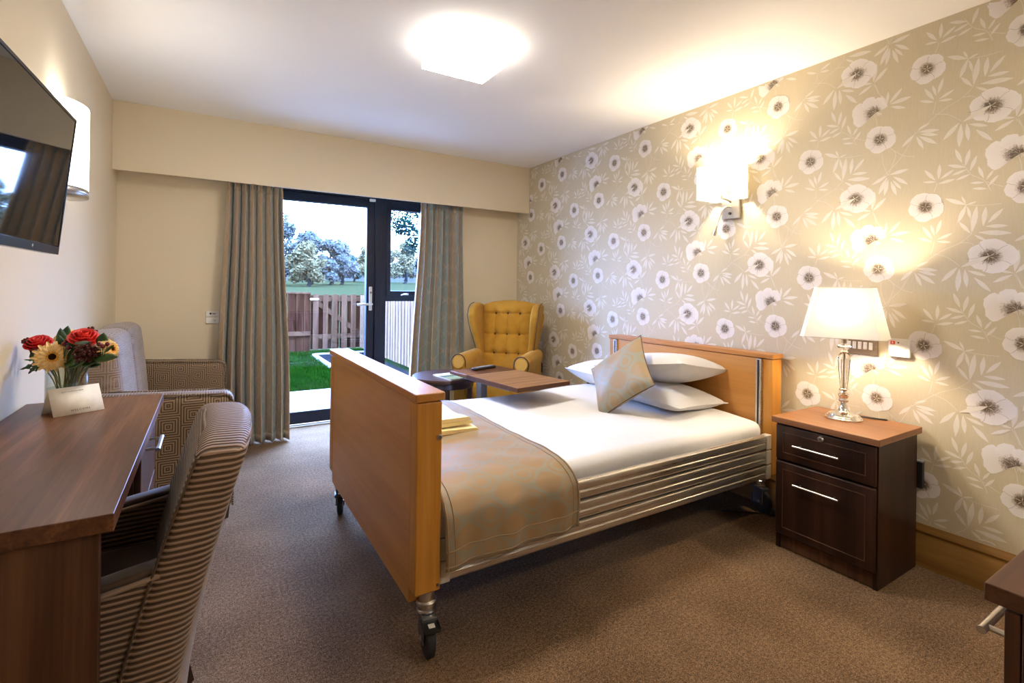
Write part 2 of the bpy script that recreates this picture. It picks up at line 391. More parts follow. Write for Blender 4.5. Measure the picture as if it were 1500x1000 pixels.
# ================================================================== the room
b = MB(); b.box(XL - .1, XR + .1, YF - .1, 4.72, -.06, 0); struct(b.build('floor', 'carpet'), 'brown flecked carpet over the whole floor', 'floor')
b = MB(); b.box(XL - .1, XR + .1, YF - .1, YB + .05, H, H + .08); struct(b.build('ceiling', 'ceiling'), 'flat white ceiling', 'ceiling')
b = MB(); b.box(XL - .1, XL, YF - .1, YB + .1, -.05, H + .02); struct(b.build('wall_left', 'cream'), 'cream painted wall behind the television', 'wall')
b = MB(); b.box(XL - .1, XR + .1, YF - .1, YF, -.05, H + .02); struct(b.build('wall_front', 'cream'), 'cream painted wall', 'wall')
OX0, OX1, OZ = .355, 1.862, 2.07
b = MB()
b.box(XL - .05, OX0, YB, 4.70, 0, H); b.box(OX1, XR + .05, YB, 4.70, 0, H); b.box(OX0, OX1, YB, 4.70, OZ, H)
struct(b.build('wall_back', 'cream'), 'cream painted wall around the garden door', 'wall')
b = MB(); b.box(XL, XR, 4.125, 4.150, 1.948, H); b.box(XL, XR, 4.150, YB, 2.06, H); struct(b.build('trim_1', 'cream', bevel=.002), 'cream boxed bulkhead along the top of the garden wall', 'bulkhead')

# papered wall: the printed pattern is thin shapes lying on the ground colour
LEAF = [(-75,221,-145,257),(-75,218,-101,147),(-70,210,-59,160),(-75,224,-90,259),(-72,221,-40,230),(-60,100,-97,151),(-54,107,-40,213),(-20,127,-12,205),(-5,138,41,192),(-12,124,55,121),(-34,101,67,90),(-47,92,-7,63),(-188,74,-240,95),(-188,85,-223,145),(-180,100,-194,150),(-174,107,-156,169),(-169,82,-118,106),(-171,74,-122,67),(-101,-41,-155,-103),(-94,-49,-100,-146),(-76,-51,-69,-127),(-67,-56,-8,-79),(-46,-85,6,-143),(71,-68,25,-57),(69,-75,11,-106),(75,-63,87,24),(-90,-212,-113,-149),(-79,-228,-64,-160),(-63,-252,-42,-191),(-79,-234,-138,-213),(-74,-244,-124,-260),(-63,-266,-110,-283),(-20,-291,-38,-237),(-12,-298,11,-261),(-5,-324,25,-285),(-18,-308,-63,-303),(-9,-335,-56,-327),(-180,-271,-219,-218),(-168,-267,-164,-202),(-161,-268,-115,-236),(-177,-278,-224,-272),(-168,-288,-110,-277),(-419,-375,-364,-319),(-361,-216,-424,-250),(-361,-225,-395,-301),(-350,-214,-276,-202),(-335,-226,-279,-271),(-356,-235,-372,-309),(-346,-246,-322,-316),(-338,-243,-304,-288),(-365,121,-360,178),(-354,122,-305,177),(-350,116,-268,126),(-349,103,-290,80),(-363,107,-389,169),(-741,-339,-697,-319),(-736,-350,-663,-359),(-731,-361,-668,-380),(-736,-370,-672,-418),(-746,-369,-720,-428),(-756,-358,-801,-404)]
STEM = [(-75,221,-61,164,-56,97),(-56,97,-95,61,-159,28,-253,-48),(-183,20,-135,3,-94,-35),(-93,63,-56,57,-34,24),(-181,74,-185,48,-192,20),(73,-71,87,-99,96,-128),(-88,-218,-57,-270,-18,-300,3,-348),(-10,-307,15,-322,40,-335),(-172,-284,-177,-301,-184,-324),(78,-209,90,-255,92,-298),(-75,221,-23,212,35,211),(-382,-104,-377,-159,-357,-217),(-417,234,-393,171,-365,112),(-357,-217,-328,-129,-344,-95),(-751,-348,-801,-446,-874,-525),(-351,-89,-298,-136,-255,-150)]
S_Y, S_Z, PU, PV = .713, 1.9696, .497, .613
def leaf_poly(u0, v0, u1, v1):
    d = Vector((u1 - u0, v1 - v0)); L = d.length; d /= L; n = Vector((-d.y, d.x)); w = min(.0125, L * .135) * .80
    pr = [(0, 0.10), (.15, .45), (.35, .9), (.55, 1), (.75, .72), (.9, .32)]
    up = [Vector((u0, v0)) + d * L * t + n * w * h for t, h in pr]
    dn = [Vector((u0, v0)) + d * L * t - n * w * h for t, h in pr]
    return up + [Vector((u1, v1))] + dn[::-1]
def stem_poly(pts, w=.0022):
    P = [Vector((pts[i] / 1000, pts[i + 1] / 1000)) for i in range(0, len(pts), 2)]
    Q = []
    for i in range(len(P) - 1):                                  # Catmull-Rom
        a, b_, c, d = P[max(i - 1, 0)], P[i], P[i + 1], P[min(i + 2, len(P) - 1)]
        for k in range(5):
            t = k / 5; Q.append(.5 * ((2 * b_) + (c - a) * t + (2 * a - 5 * b_ + 4 * c - d) * t * t + (3 * b_ - a - 3 * c + d) * t ** 3))
    Q.append(P[-1]); out = []
    for i in range(len(Q) - 1):
        d = (Q[i + 1] - Q[i]).normalized(); n = Vector((-d.y, d.x)) * w / 2
        out.append([Q[i] + n, Q[i + 1] + n, Q[i + 1] - n, Q[i] - n])
    return out
def petal(cx, cy, ang, r, w, k, squash, rot):
    # rows outward from the heart; gives verts with a radial value
    rows = [(.0, .06, 0), (.16, .16, .16), (.34, .34, .34), (.58, .66, .58), (.80, .92, .80), (.94, .93, .94), (1.0, .62, 1.0)]
    out = []
    for t, hw, rad in rows:
        line = []
        for q in range(-3, 4):
            a = q / 3 * hw * w; rr = r * t * (1 - .055 * (q / 3) ** 2) + (.016 * r * math.sin(q * 2.3 + k * 1.7) if t > .9 else 0)
            x, y = rr * math.cos(a / max(t, .25) * .98), rr * math.sin(a / max(t, .25) * .98)
            x, y = x * math.cos(ang) - y * math.sin(ang), x * math.sin(ang) + y * math.cos(ang)
            y *= squash; x, y = x * math.cos(rot) - y * math.sin(rot), x * math.sin(rot) + y * math.cos(rot)
            line.append((cx + x, cy + y, rad))
        out.append(line)
    return out
class Print:
    def __init__(s): s.b = MB(); s.rad = []
    def put(s, pts, m, lift, rads=None):
        q = []
        for p in pts: q.append((XR - lift, -(p[0]) + S_Y, p[1] + S_Z))
        if min(v[2] for v in q) < .19 or max(v[2] for v in q) > H - .001 or min(v[1] for v in q) < YF + .01 or max(v[1] for v in q) > YB - .002: return
        if min(v[2] for v in q) > 1.9 and max(v[1] for v in q) > 4.12 : return
        q, rr_ = q[::-1], (rads or [1.0] * len(q))[::-1]
        if sum(q[i][1] * q[(i + 1) % len(q)][2] - q[(i + 1) % len(q)][1] * q[i][2] for i in range(len(q))) > 0: q, rr_ = q[::-1], rr_[::-1]   # face the room
        s.b.poly(q, m); s.rad += rr_
    def patch(s, rows, m, lift):
        for i in range(len(rows) - 1):
            for k in range(len(rows[0]) - 1):
                a, b_, c, d = rows[i][k], rows[i + 1][k], rows[i + 1][k + 1], rows[i][k + 1]
                s.put([(p[0], p[1]) for p in (a, b_, c, d)], m, lift, [p[2] for p in (a, b_, c, d)])
PR = Print(); rnd = random.Random(3)
pr_ground = MB()
def seam(u, v, ang, r0, r1, sq, rot):                        # the fine line where two petals meet
    P = []
    for t in (0, .35, .7, 1):
        q = r0 + (r1 - r0) * t; a = ang + .10 * math.sin(t * 3)
        x, y = q * math.cos(a), q * math.sin(a) * sq
        P.append(Vector((u + x * math.cos(rot) - y * math.sin(rot), v + x * math.sin(rot) + y * math.cos(rot))))
    for i in range(3):
        d = (P[i + 1] - P[i]).normalized(); n = Vector((-d.y, d.x)) * .0006
        PR.put([P[i] + n, P[i + 1] + n, P[i + 1] - n, P[i] - n], 4, .0017)
def flower(u, v, r, kind):
    if kind == 'F':
        n, sq, rot = 5, .97, .3
        for k in range(n):
            ang = 2 * PI * k / n + .5
            PR.patch(petal(u, v, ang, r * (1 + .06 * math.sin(k * 2.1)), .66, k, sq, rot), 1, .0008 + .00012 * k)
            seam(u, v, ang + PI / 5, r * .34, r * .86, sq, rot)
    elif kind == 'S':
        for k in range(5):
            ang = 2 * PI * k / 5 + .2
            PR.patch(petal(u, v, ang, r * (1.0 + .12 * math.cos(ang - .3)), .69, k, .88, -.12), 1, .0008 + .00012 * k)
            seam(u, v, ang + PI / 5, r * .36, r * .95, .88, -.12)
        PR.put(leaf_poly(u - .088, v - .040, u + .004, v + .004), 2, .0018)
        for k in range(9):
            a = -2.6 + k * .42; L = .028 + .008 * (k % 2)
            PR.put([(u + .006 * math.cos(a), v + .006 * math.sin(a)), (u + L * math.cos(a + .04), v + L * math.sin(a + .04)), (u + L * math.cos(a - .04), v + L * math.sin(a - .04))], 4, .0016)
    else:                                                        # seen from the side: a fan of four petals above a small calyx
        hx, hy = u + .028, v - .028
        for k, (a, L) in enumerate(((3.35, .098), (2.75, .108), (2.05, .090), (1.35, .072), (.75, .055))):
            PR.patch(petal(hx, hy, a, L, .40, k, 1, 0), 1, .0008 + .00012 * k)
        for k in range(5):
            a = 4.6 + k * .38 - .9
            PR.put([(hx + .002, hy + .004), (hx + .026 * math.cos(a) + .012, hy + .022 * math.sin(a)), (hx + .026 * math.cos(a + .3) + .006, hy + .010 * math.sin(a + .3))], 2, .0018)
        for k in range(4):
            a = 3.3 - k * .62
            PR.put([(hx, hy), (hx + .034 * math.cos(a + .05), hy + .034 * math.sin(a + .05)), (hx + .036 * math.cos(a - .05), hy + .036 * math.sin(a - .05))], 4, .0016)
leaves = [tuple(q / 1000 for q in l) for l in LEAF]
for n in range(-9, 6):
    for m in range(-5, 4):
        du, dv = n * PU, m * PV + (n % 2) * PV / 2
        if not (-YB - .6 < du - S_Y < -YF + .6): continue
        for i, l in enumerate(leaves): PR.put([p + Vector((du, dv)) for p in leaf_poly(*l)], 2, .0005 + .000005 * i)
        for i, st in enumerate(STEM):
            for q in stem_poly(st):
                PR.put([p + Vector((du, dv)) for p in q], 3, .0003 + .000008 * i)
        flower(du, dv, .079, 'S'); flower(du + .058, dv - .187, .07, 'H'); flower(du + .104, dv - .346, .066, 'F'); flower(du + .283, dv - .078, .066, 'F')
w = PR.b
nprint = len(w.v)
w.box(XR, XR + .1, YF - .1, YB + .1, -.05, H + .02, 0)
wr = w.build('wall_right', ['paper', 'petal', 'pleaf', 'pstem', 'pline'], recalc=False)
at_ = wr.data.attributes.new('rad', 'FLOAT', 'POINT')
at_.data.foreach_set('value', PR.rad + [1.0] * (len(wr.data.vertices) - nprint))
struct(wr, 'beige wall papered with white poppy flowers and leaf sprays', 'wall')

# skirting: an oak board with a moulded top
def skirting(name, pts, nrm, label):
    prof = [(0, 0), (.018, 0), (.018, .135), (.013, .142), (.013, .150), (.017, .156), (.015, .168), (.007, .176), (.004, .184), (0, .184)]
    b = MB(); a, c = Vector((*pts[0], 0)), Vector((*pts[1], 0)); nv = Vector((*nrm, 0))
    vs = [p + nv * x + Vector((0, 0, z)) for p in (a, c) for x, z in prof]; n = len(prof)
    b.addm(vs, [(i, (i + 1) % n, n + (i + 1) % n, n + i) for i in range(n)] + [tuple(range(n))[::-1], tuple(range(n, 2 * n))], 0, False)
    struct(b.build(name, 'oak'), label, 'skirting board')
skirting('baseboard_right', ((XR, YF), (XR, YB)), (-1, 0), 'oak skirting board below the flowered wallpaper')
skirting('baseboard_left', ((XL, YF), (XL, YB)), (1, 0), 'oak skirting board along the television wall')
skirting('baseboard_back', ((XL, YB), (OX0, YB)), (0, -1), 'oak skirting board left of the garden door')
skirting('baseboard_corner', ((OX1, YB), (XR, YB)), (0, -1), 'oak skirting board behind the mustard wing chair')

# garden door and side light, set in the reveal
FY0, FY1 = 4.585, 4.66
d1 = thing('door_1', 'dark framed glazed garden door', 'door', (.88, 4.62, 0)); d1['kind'] = 'structure'
def frame(name, parent, x0, x1, z0, z1, l, r_, bt, tp, y0, y1, bev=.004):
    b = MB(); b.box(x0, x0 + l, y0, y1, z0, z1); b.box(x1 - r_, x1, y0, y1, z0, z1)
    if bt: b.box(x0 + l, x1 - r_, y0, y1, z0, z0 + bt)
    if tp: b.box(x0 + l, x1 - r_, y0, y1, z1 - tp, z1)
    return b.build(name, 'frame', parent, bev)
frame('door_frame', d1, .36, 1.375, .012, 2.065, .055, .06, .0, .055, FY0 - .01, FY1)
lf = frame('door_leaf', d1, .417, 1.313, .018, 2.008, .075, .074, .105, .075, FY0 + .005, FY1 - .005, .006)
b = MB(); b.box(.49, 1.241, 4.616, 4.624, .12, 1.936); b.build('door_glass', 'glass', lf)
h = bx('handle_plate', 'satin', lf, 1.262, 1.292, FY0 - .008, FY0 + .006, .985, 1.205, .006)
b = MB(); b.tube([(1.277, FY0, 1.045), (1.277, FY0 - .045, 1.045), (1.262, FY0 - .055, 1.045), (1.20, FY0 - .055, 1.043), (1.145, FY0 - .052, 1.040)], .0105, 12); b.build('lever', 'satin', h)
b = MB(); b.cyl((1.277, FY0 - .012, 1.15), (1.277, FY0, 1.15), .010, 16); b.build('lock_cylinder', 'steel', h)
b = MB(); b.box(.36, 1.862, FY0 - .045, FY0 - .005, 0, .014); b.build('threshold', 'alu', d1, .003)
s1 = thing('door_contact', 'small white plastic contact sensor at the top corner of the garden door', 'sensor', (1.28, FY0 - .02, 1.99))
bx('body', 'whitep', s1, 1.255, 1.31, FY0 - .022, FY0 - .002, 1.985, 2.01, .004)
w1 = thing('window_1', 'dark framed side window beside the garden door', 'window', (1.62, 4.62, 0)); w1['kind'] = 'structure'
frame('window_frame', w1, 1.375, 1.858, .012, 2.065, .045, .05, .10, .05, FY0, FY1)
bx('transom', 'frame', w1, 1.42, 1.81, FY0, FY1, 1.07, 1.125, .004)
sa = frame('sash', w1, 1.42, 1.808, 1.122, 2.012, .043, .055, .046, .082, FY0 - .006, FY1 - .01, .005)
b = MB(); b.box(1.46, 1.755, 4.616, 4.624, 1.165, 1.932); b.build('sash_glass', 'glass', sa)
b = MB(); b.box(1.585, 1.635, FY0 - .02, FY0 - .006, 1.128, 1.146); b.tube([(1.61, FY0 - .012, 1.137), (1.612, FY0 - .03, 1.14), (1.585, FY0 - .034, 1.135), (1.555, FY0 - .032, 1.128)], .006, 8); b.build('catch', 'satin', sa, .002)
b = MB(); b.box(1.42, 1.81, 4.616, 4.624, .11, 1.072); b.build('lower_glass', 'glass', w1)

# ================================================================== outside
GZ = -.10
def ground(name, x0, x1, y0, y1, z0, z1, mat, label, cat):
    b = MB(); b.box(x0, x1, y0, y1, z0, z1); return struct(b.build(name, mat), label, cat)
ground('terrace', -3, 6, 4.70, 6.63, GZ - .2, GZ, 'concrete', 'pale concrete path outside the garden door', 'path')
ground('lawn_ground', -3, 6, 6.63, 10.9, GZ - .25, GZ - .015, 'lawn', 'lawn in front of the garden fence', 'lawn')
b = MB()
b.box(1.74, 2.64, 6.9, 9.9, GZ - .02, GZ + .012, 0)
b.box(1.68, 1.74, 6.9, 9.96, GZ - .02, GZ + .035, 1); b.box(1.68, 2.66, 9.9, 9.96, GZ - .02, GZ + .035, 1)
struct(b.build('gravel_bed', ['gravel', 'concrete']), 'dark gravel bed with a pale kerb on the lawn', 'path')
b = MB(); rg = random.Random(5)
for k in range(15000):
    x = rg.uniform(.3, 1.68); y = 6.64 + 3.9 * rg.random() ** 1.5
    hgt = rg.uniform(.03, .075); a = rg.uniform(0, PI); wd = rg.uniform(.0025, .005) * (1 + (y - 6.6) * .35)
    dx, dy = math.cos(a) * wd, math.sin(a) * wd; lx, ly = rg.uniform(-.03, .03), rg.uniform(-.03, .03)
    b.poly([(x - dx, y - dy, GZ - .016), (x + dx, y + dy, GZ - .016), (x + lx, y + ly, GZ - .016 + hgt)])
g = b.build('grass', 'grass', recalc=False); tag(g, 'bright green grass blades of the lawn outside the garden door', 'grass', kind='stuff')
lrg = random.Random(11)
for k in range(14):
    x, y = lrg.uniform(.75, 1.6), lrg.uniform(7.6, 10.2); s = lrg.uniform(.03, .055); a = lrg.uniform(0, 6)
    b = MB(); b.grid(lambda u, v: (x + s * ((u - .5) * math.cos(a) - (v - .5) * math.sin(a)) * (1 - abs(v - .5)), y + s * ((u - .5) * math.sin(a) + (v - .5) * math.cos(a)), GZ + .045 + .012 * math.sin(u * 3) + .01 * v), 4, 4)
    tag(b.build('fallen_leaf', 'deadleaf', solid=.002), 'brown fallen leaf lying on the lawn outside', 'leaf', 'fallen leaves on the lawn')
# fence at the end of the garden, with a ledged and braced gate
def boards(name, parent, x0, x1, y, z0, z1, wd, gap, mat, seed, depth=.02, axis='X', zvar=.0, lab=None):
    r = random.Random(seed); b = MB(); x = x0
    while x < x1 - .02:
        w_ = wd * r.uniform(.9, 1.08); e = min(x + w_, x1); yy = y + r.uniform(-.004, .004); zt = z1 + r.uniform(-zvar, zvar)
        if axis == 'X': b.box(x, e, yy, yy + depth, z0, zt)
        else: b.box(yy, yy + depth, x, e, z0, zt)
        x = e + gap
    return b.build(name, mat, parent)
f1 = thing('garden_fence', 'weathered brown board fence left of the garden gate', 'fence', (1.0, 10.6, GZ))
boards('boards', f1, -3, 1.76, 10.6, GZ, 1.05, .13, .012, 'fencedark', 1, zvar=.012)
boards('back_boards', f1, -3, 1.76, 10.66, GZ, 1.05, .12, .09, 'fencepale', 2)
bx('top_rail', 'fencepale', f1, -3, 1.76, 10.57, 10.7, 1.05, 1.085)
bx('rail', 'fencepale', f1, -3, 1.76, 10.55, 10.6, .22, .30)
f2 = thing('garden_fence', 'weathered brown board fence right of the garden gate', 'fence', (3.6, 10.6, GZ))
boards('boards', f2, 2.92, 5, 10.62, GZ, 1.05, .13, .02, 'fencedark', 4, zvar=.012)
bx('top_rail', 'fencepale', f2, 2.92, 5, 10.57, 10.7, 1.05, 1.08)
gt = thing('garden_gate', 'pale slatted garden gate with a diagonal brace', 'gate', (2.3, 10.6, GZ))
boards('pales', gt, 1.80, 2.90, 10.56, GZ + .03, 1.045, .10, .085, 'fencepale', 6)
boards('back_boards', gt, 1.78, 2.92, 10.68, GZ + .03, 1.02, .13, .02, 'fencedark', 7)
bx('top_ledge', 'fencepale', gt, 1.80, 2.90, 10.60, 10.64, .90, .99); bx('bottom_ledge', 'fencepale', gt, 1.80, 2.90, 10.60, 10.64, .14, .23)
b = MB(); b.box(-.66, .66, -.02, .02, -.045, .045, 0, Matrix.Translation((2.3, 10.62, .56)) @ Matrix.Rotation(math.radians(37), 4, 'Y')); b.build('brace', 'fencepale', gt)
bx('hinge', 'satin', gt, 1.74, 1.90, 10.54, 10.56, .93, .965)
f3 = thing('picket_fence', 'pale upright slat fence running away from the house', 'fence', (2.75, 7.5, GZ))
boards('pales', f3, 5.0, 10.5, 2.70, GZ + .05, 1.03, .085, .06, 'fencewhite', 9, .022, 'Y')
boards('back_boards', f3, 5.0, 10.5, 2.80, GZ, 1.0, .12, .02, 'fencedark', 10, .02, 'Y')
bx('rail', 'fencepale', f3, 2.722, 2.76, 5.0, 10.5, .14, .22); bx('rail', 'fencepale', f3, 2.722, 2.76, 5.0, 10.5, .80, .88)
# park beyond
def field_h(x, y):
    return -.6 + max(0, y - 14) * .025 + .3 * math.sin(x * .05)
b = MB(); b.grid(lambda u, v: (-40 + 190 * u, 10.9 + 130 * v, field_h(-40 + 190 * u, 10.9 + 130 * v)), 20, 20)
struct(b.build('park_field', 'field'), 'pale green park field beyond the fence', 'field')
b = MB(); b.grid(lambda u, v: (-200 + 1100 * u, 500 + 350 * v, -10 + math.sin(v * PI) * (46 + 14 * math.sin(u * 11 + 1) + 4 * math.sin(u * 37))), 60, 16)
struct(b.build('hill', 'hillblue'), 'faint blue hill on the horizon', 'hill')
def tree(x, y, z, h_, r, trunk, mat, label, seed, leaves=1500, ls=.28, group='trees in the park'):
    rr = random.Random(seed)
    t = thing('park_tree', label, 'tree', (x, y, z), 0, group)
    b = MB(); b.tube([(x, y, z), (x + .05 * h_, y, z + trunk), (x - .02 * h_, y, z + h_ * .8)], [.035 * h_, .028 * h_, .008 * h_], 8)
    for k in range(6):
        a = k * 1.05 + rr.random(); zz = z + trunk + k * .08 * h_
        b.tube([(x, y, zz), (x + r * .45 * math.cos(a), y + r * .45 * math.sin(a), zz + .18 * h_), (x + r * .8 * math.cos(a), y + r * .8 * math.sin(a), zz + .26 * h_)], [.013 * h_, .008 * h_, .003 * h_], 6)
    b.build('trunk', 'bark', t)
    blobs = []
    for k in range(26):
        a = rr.uniform(0, 2 * PI); q = r * .78 * rr.random() ** .5; zz = rr.uniform(.15, .95)
        s_ = math.sin(PI * min(1, .25 + zz * .72))
        blobs.append((x + q * math.cos(a) * s_, y + q * math.sin(a) * s_, z + trunk + (h_ - trunk) * zz * .9, r * rr.uniform(.20, .40)))
    b = MB()
    for k in range(leaves):
        cx, cy, cz, cr = rr.choice(blobs)
        d = Vector((rr.gauss(0, 1), rr.gauss(0, 1), rr.gauss(0, .8))).normalized() * cr * rr.random() ** .4
        p = Vector((cx, cy, cz)) + d
        u = Vector((rr.gauss(0, 1), rr.gauss(0, 1), rr.gauss(0, 1))).normalized() * ls * rr.uniform(.6, 1.3); w_ = u.orthogonal().normalized() * u.length * .55
        b.poly([p - u, p + w_, p + u, p - w_])
    b.build('crown', mat, t, recalc=False); return t
TR = [(9.4, 84, 9.4, 3.4, .6, 'treeA', 'grey green tall tree at the left edge of the door pane', 1, 2600), (12.4, 78, 5.6, 2.7, .3, 'treeC', 'yellow green low tree in the left half of the door view', 2, 2200),
      (14.6, 90, 7.8, 3.6, .4, 'treeA', 'grey green broad tree in the middle of the left tree group', 3, 2600), (17.6, 88, 6.8, 3.0, .4, 'treeA', 'grey green tree near the right end of the left tree group', 4, 2400),
      (20.3, 92, 6.6, 2.6, .4, 'treeD', 'pale hazy tree ending the left tree group', 5, 2000), (27.4, 124, 7.4, 3.3, .6, 'treeB', 'teal green round tree in the middle of the park', 6, 2000),
      (30.8, 126, 5.6, 2.6, .5, 'treeB', 'small teal tree beside the yellow park tree', 7, 1800), (32.0, 116, 7.6, 3.4, 1.0, 'treeC', 'yellow autumn tree beside the door handle', 8, 2200),
      (37.6, 108, 9.0, 4.2, .8, 'treeC', 'yellow autumn tree low in the side window', 9, 2400), (43.0, 110, 7.4, 3.6, .6, 'treeD', 'pale grey tree right of the yellow one in the side window', 10, 2000)]
for x, y, h_, r, tr, m_, lab, sd, nl in TR:
    tree(x, y, field_h(x, y) - .1, h_ * 1.27, r * 1.12, tr, m_, lab, sd, int(nl * 2.1), .31)
t = thing('garden_tree', 'dark teal tree overhanging the top of the side window', 'tree', (6.3, 14.6, -.6))
b = MB(); b.tube([(6.3, 14.6, -.7), (6.2, 14.6, 1.5), (5.9, 14.5, 3.6), (5.6, 14.3, 5.5)], [.22, .18, .12, .05], 10)
for (qx, qy, qz) in ((4.3, 14, 3.1), (4.6, 13.7, 3.9), (5.0, 13.8, 2.7), (5.4, 13.6, 2.2), (7.6, 14.6, 4.2)):
    b.tube([(6.1, 14.55, 2.4), ((6.1 + qx) / 2, 14.3, (2.9 + qz) / 2), (qx, qy, qz)], [.06, .035, .012], 6)
b.build('trunk', 'bark', t)
b = MB(); rr = random.Random(21)
for k in range(3600):
    cx, cy, cz, cr = rr.choice([(4.5, 14, 3.6, .62), (5.0, 13.9, 3.3, .6), (5.4, 13.8, 2.7, .5), (5.15, 13.9, 2.45, .34), (5.8, 13.8, 3.4, .7), (5.9, 13.9, 2.2, .55), (4.75, 13.9, 2.95, .33), (6.4, 14.2, 4.2, .9), (5.3, 14.1, 4.4, .8)])
    p = Vector((cx, cy, cz)) + Vector((rr.gauss(0, 1), rr.gauss(0, 1), rr.gauss(0, .8))).normalized() * cr * rr.random() ** .4
    u = Vector((rr.gauss(0, 1), rr.gauss(0, 1), rr.gauss(0, 1))).normalized() * rr.uniform(.035, .075); w_ = u.orthogonal().normalized() * u.length * .5
    b.poly([p - u, p + w_, p + u, p - w_])
b.build('crown', 'treenear', t, recalc=False)

# ================================================================== curtains
def curtain(name, label, xt, xb, folds, seed, ph0=.0):
    r = random.Random(seed); ph = [r.uniform(-1.1, 1.1) for _ in range(40)]; am = [r.uniform(.5, 1.5) for _ in range(40)]
    root = thing(name, label, 'curtain', ((xt[0] + xt[1]) / 2, 4.23, 0), 0, 'patterned curtains at the garden door')
    cloth_w = (xt[1] - xt[0]) * 1.9
    def pt(u, v):                                   # v 0 floor .. 1 top
        z = .012 + v * 1.966
        t = 1 - v; e = t * t * (3 - 2 * t)
        x0 = xt[0] + (xb[0] - xt[0]) * e; x1 = xt[1] + (xb[1] - xt[1]) * e
        k = u * folds; i = int(k); w = k - i
        p = ph0 + 2 * PI * k + ph[i] * (1 - w) + ph[i + 1] * w
        a = (.034 + .036 * t) * (am[i] * (1 - w) + am[i + 1] * w)
        g = max(0, (v - .955) / .045)
        y = 4.245 - a * math.sin(p) * (1 - .45 * g) + .012 * g * math.sin(p * 3)
        x = x0 + (x1 - x0) * (u + .30 / folds * math.sin(p * 2) / 2 * (.4 + .6 * t))
        x += .006 * math.sin(v * 7 + u * 5) * t
        return (x, y - .02 * t, z)
    b = MB(); b.grid(pt, folds * 20, 46, 0, lambda u, v: (u * cloth_w, v * 1.92))
    o = b.build('cloth', 'curtain_cloth', root, solid=.003)
    b = MB(); b.grid(lambda u, v: (lambda q: (q[0], q[1] - .004, 1.905 + v * .072))(pt(u, .97 + .028 * v)), folds * 20, 3, 0, lambda u, v: (u * cloth_w, v * .06))
    b.build('heading_tape', 'curtain_cloth', root, solid=.003)
    b = MB(); b.grid(lambda u, v: (lambda q: (q[0], q[1] - .003, .013 + v * .06))(pt(u, v * .03)), folds * 20, 2, 0, lambda u, v: (u * cloth_w, v * .06))
    b.build('hem', 'curtain_cloth', root, solid=.003)
    return root
curtain('curtain', 'grey blue and tan patterned curtain left of the garden door, beside the wall socket', (.112, .485), (.055, .545), 7, 3)
curtain('curtain', 'grey blue and tan patterned curtain right of the side window, behind the mustard wing chair', (1.625, 2.04), (1.52, 2.06), 8, 8, PI)
rl = thing('curtain_rail', 'white curtain rail under the bulkhead over the door', 'curtain rail', (1.05, 4.235, 2.06))
bx('track', 'whitep', rl, .08, 2.10, 4.22, 4.25, 1.982, 2.06)

# ================================================================== bed
bed = thing('care_bed', 'beech framed profiling bed on castors with folded aluminium side rails', 'bed', (1.62, 2.15, 0))
def board(name, x0, x1, zb, zt, capz, foot):
    y0, y1 = (1.50 if foot else 1.540), 2.805
    b = MB(); b.box(x0, x1, y0 + .062, y1 - .062, zb, zt); p = b.build(name, 'beechY', bed, .003)
    for ya, yb in ((y0, y0 + .062), (y1 - .062, y1)):
        b = MB(); b.box(x0 - (.002 if foot else -.0), x1, ya, yb, .215, zt); b.build('post', 'beechZ', p, .006)
    b = MB(); b.box(x0 - .008, x1 + .008, y0 - .006, y1 + .006, zt + .002, capz); b.build('cap', 'beechE', p, .005)
    return p
fb = board('footboard', .572, .658, .165, .832, .862, True)
b = MB(); b.lathe([(.0, .004), (.007, .004), (.010, 0), (.010, -.006)], (.648, 1.499, .715), 16, 0, Matrix.Rotation(PI / 2, 3, 'X')); b.build('bolt', 'satin', fb)
b = MB(); b.cyl((.648, 1.501, .235), (.648, 1.496, .235), .005, 10); b.build('screw', 'steel', fb)
hb = board('headboard', 2.585, 2.672, .30, .838, .866, False)
bx('mattress_stop', 'beechZ', hb, 2.60, 2.66, 1.542, 1.59, .215, .30)
for y in (1.612, 2.735):
    b = MB(); b.box(2.570, 2.590, y - .016, y + .016, .23, .836); ch = b.build('guide_channel', 'alu', hb, .002)
    bx('slot', 'blackp', ch, 2.567, 2.572, y - .004, y + .004, .24, .83, .0005)
def rail_prof(yo, side):
    # outside face of one aluminium rail with a rounded top and a mid groove; returns (dy, z) loop for height 1
    return [(0, .0), (.010, .04), (.014, .12), (.014, .40), (.009, .45), (.009, .50), (.014, .55), (.016, .80), (.013, .93), (.004, 1.0), (-.010, 1.0), (-.014, .9), (-.014, .05)]
def side_rail(y, sgn, z0, z1, x0, x1):
    b = MB(); pr = rail_prof(0, 0); n = len(pr)
    vs = [(x, y - sgn * p[0], z0 + p[1] * (z1 - z0)) for x in (x0, x1) for p in pr]
    b.addm(vs, [(i, (i + 1) % n, n + (i + 1) % n, n + i) for i in range(n)] + [tuple(range(n))[::-1], tuple(range(n, 2 * n))], 0, False)
    return b.build('side_rail', 'alu', bed, .0015)
for y, sg in ((1.532, 1), (2.775, -1)):
    for z0, z1 in ((.376, .450), (.299, .370), (.222, .293)):
        r_ = side_rail(y, sg, z0, z1, .672, 2.525)
        bx('end_cap', 'beigep', r_, 2.497, 2.540, y - .019, y + .019, z0 - .001, z1 + .001, .005)
        bx('end_cap', 'beigep', r_, .662, .700, y - .018, y + .018, z0 - .001, z1 + .001, .005)
b = MB(); b.box(.66, 2.58, 1.57, 1.61, .26, .315); b.box(.66, 2.58, 2.69, 2.73, .26, .315)
for x in (.70, 1.2, 1.65, 2.1, 2.5): b.box(x, x + .04, 1.6, 2.7, .285, .315)
b.build('base_frame', 'steel', bed, .003)
b = MB()
for k in range(14): b.box(.72 + k * .135, .72 + k * .135 + .09, 1.6, 2.7, .316, .328)
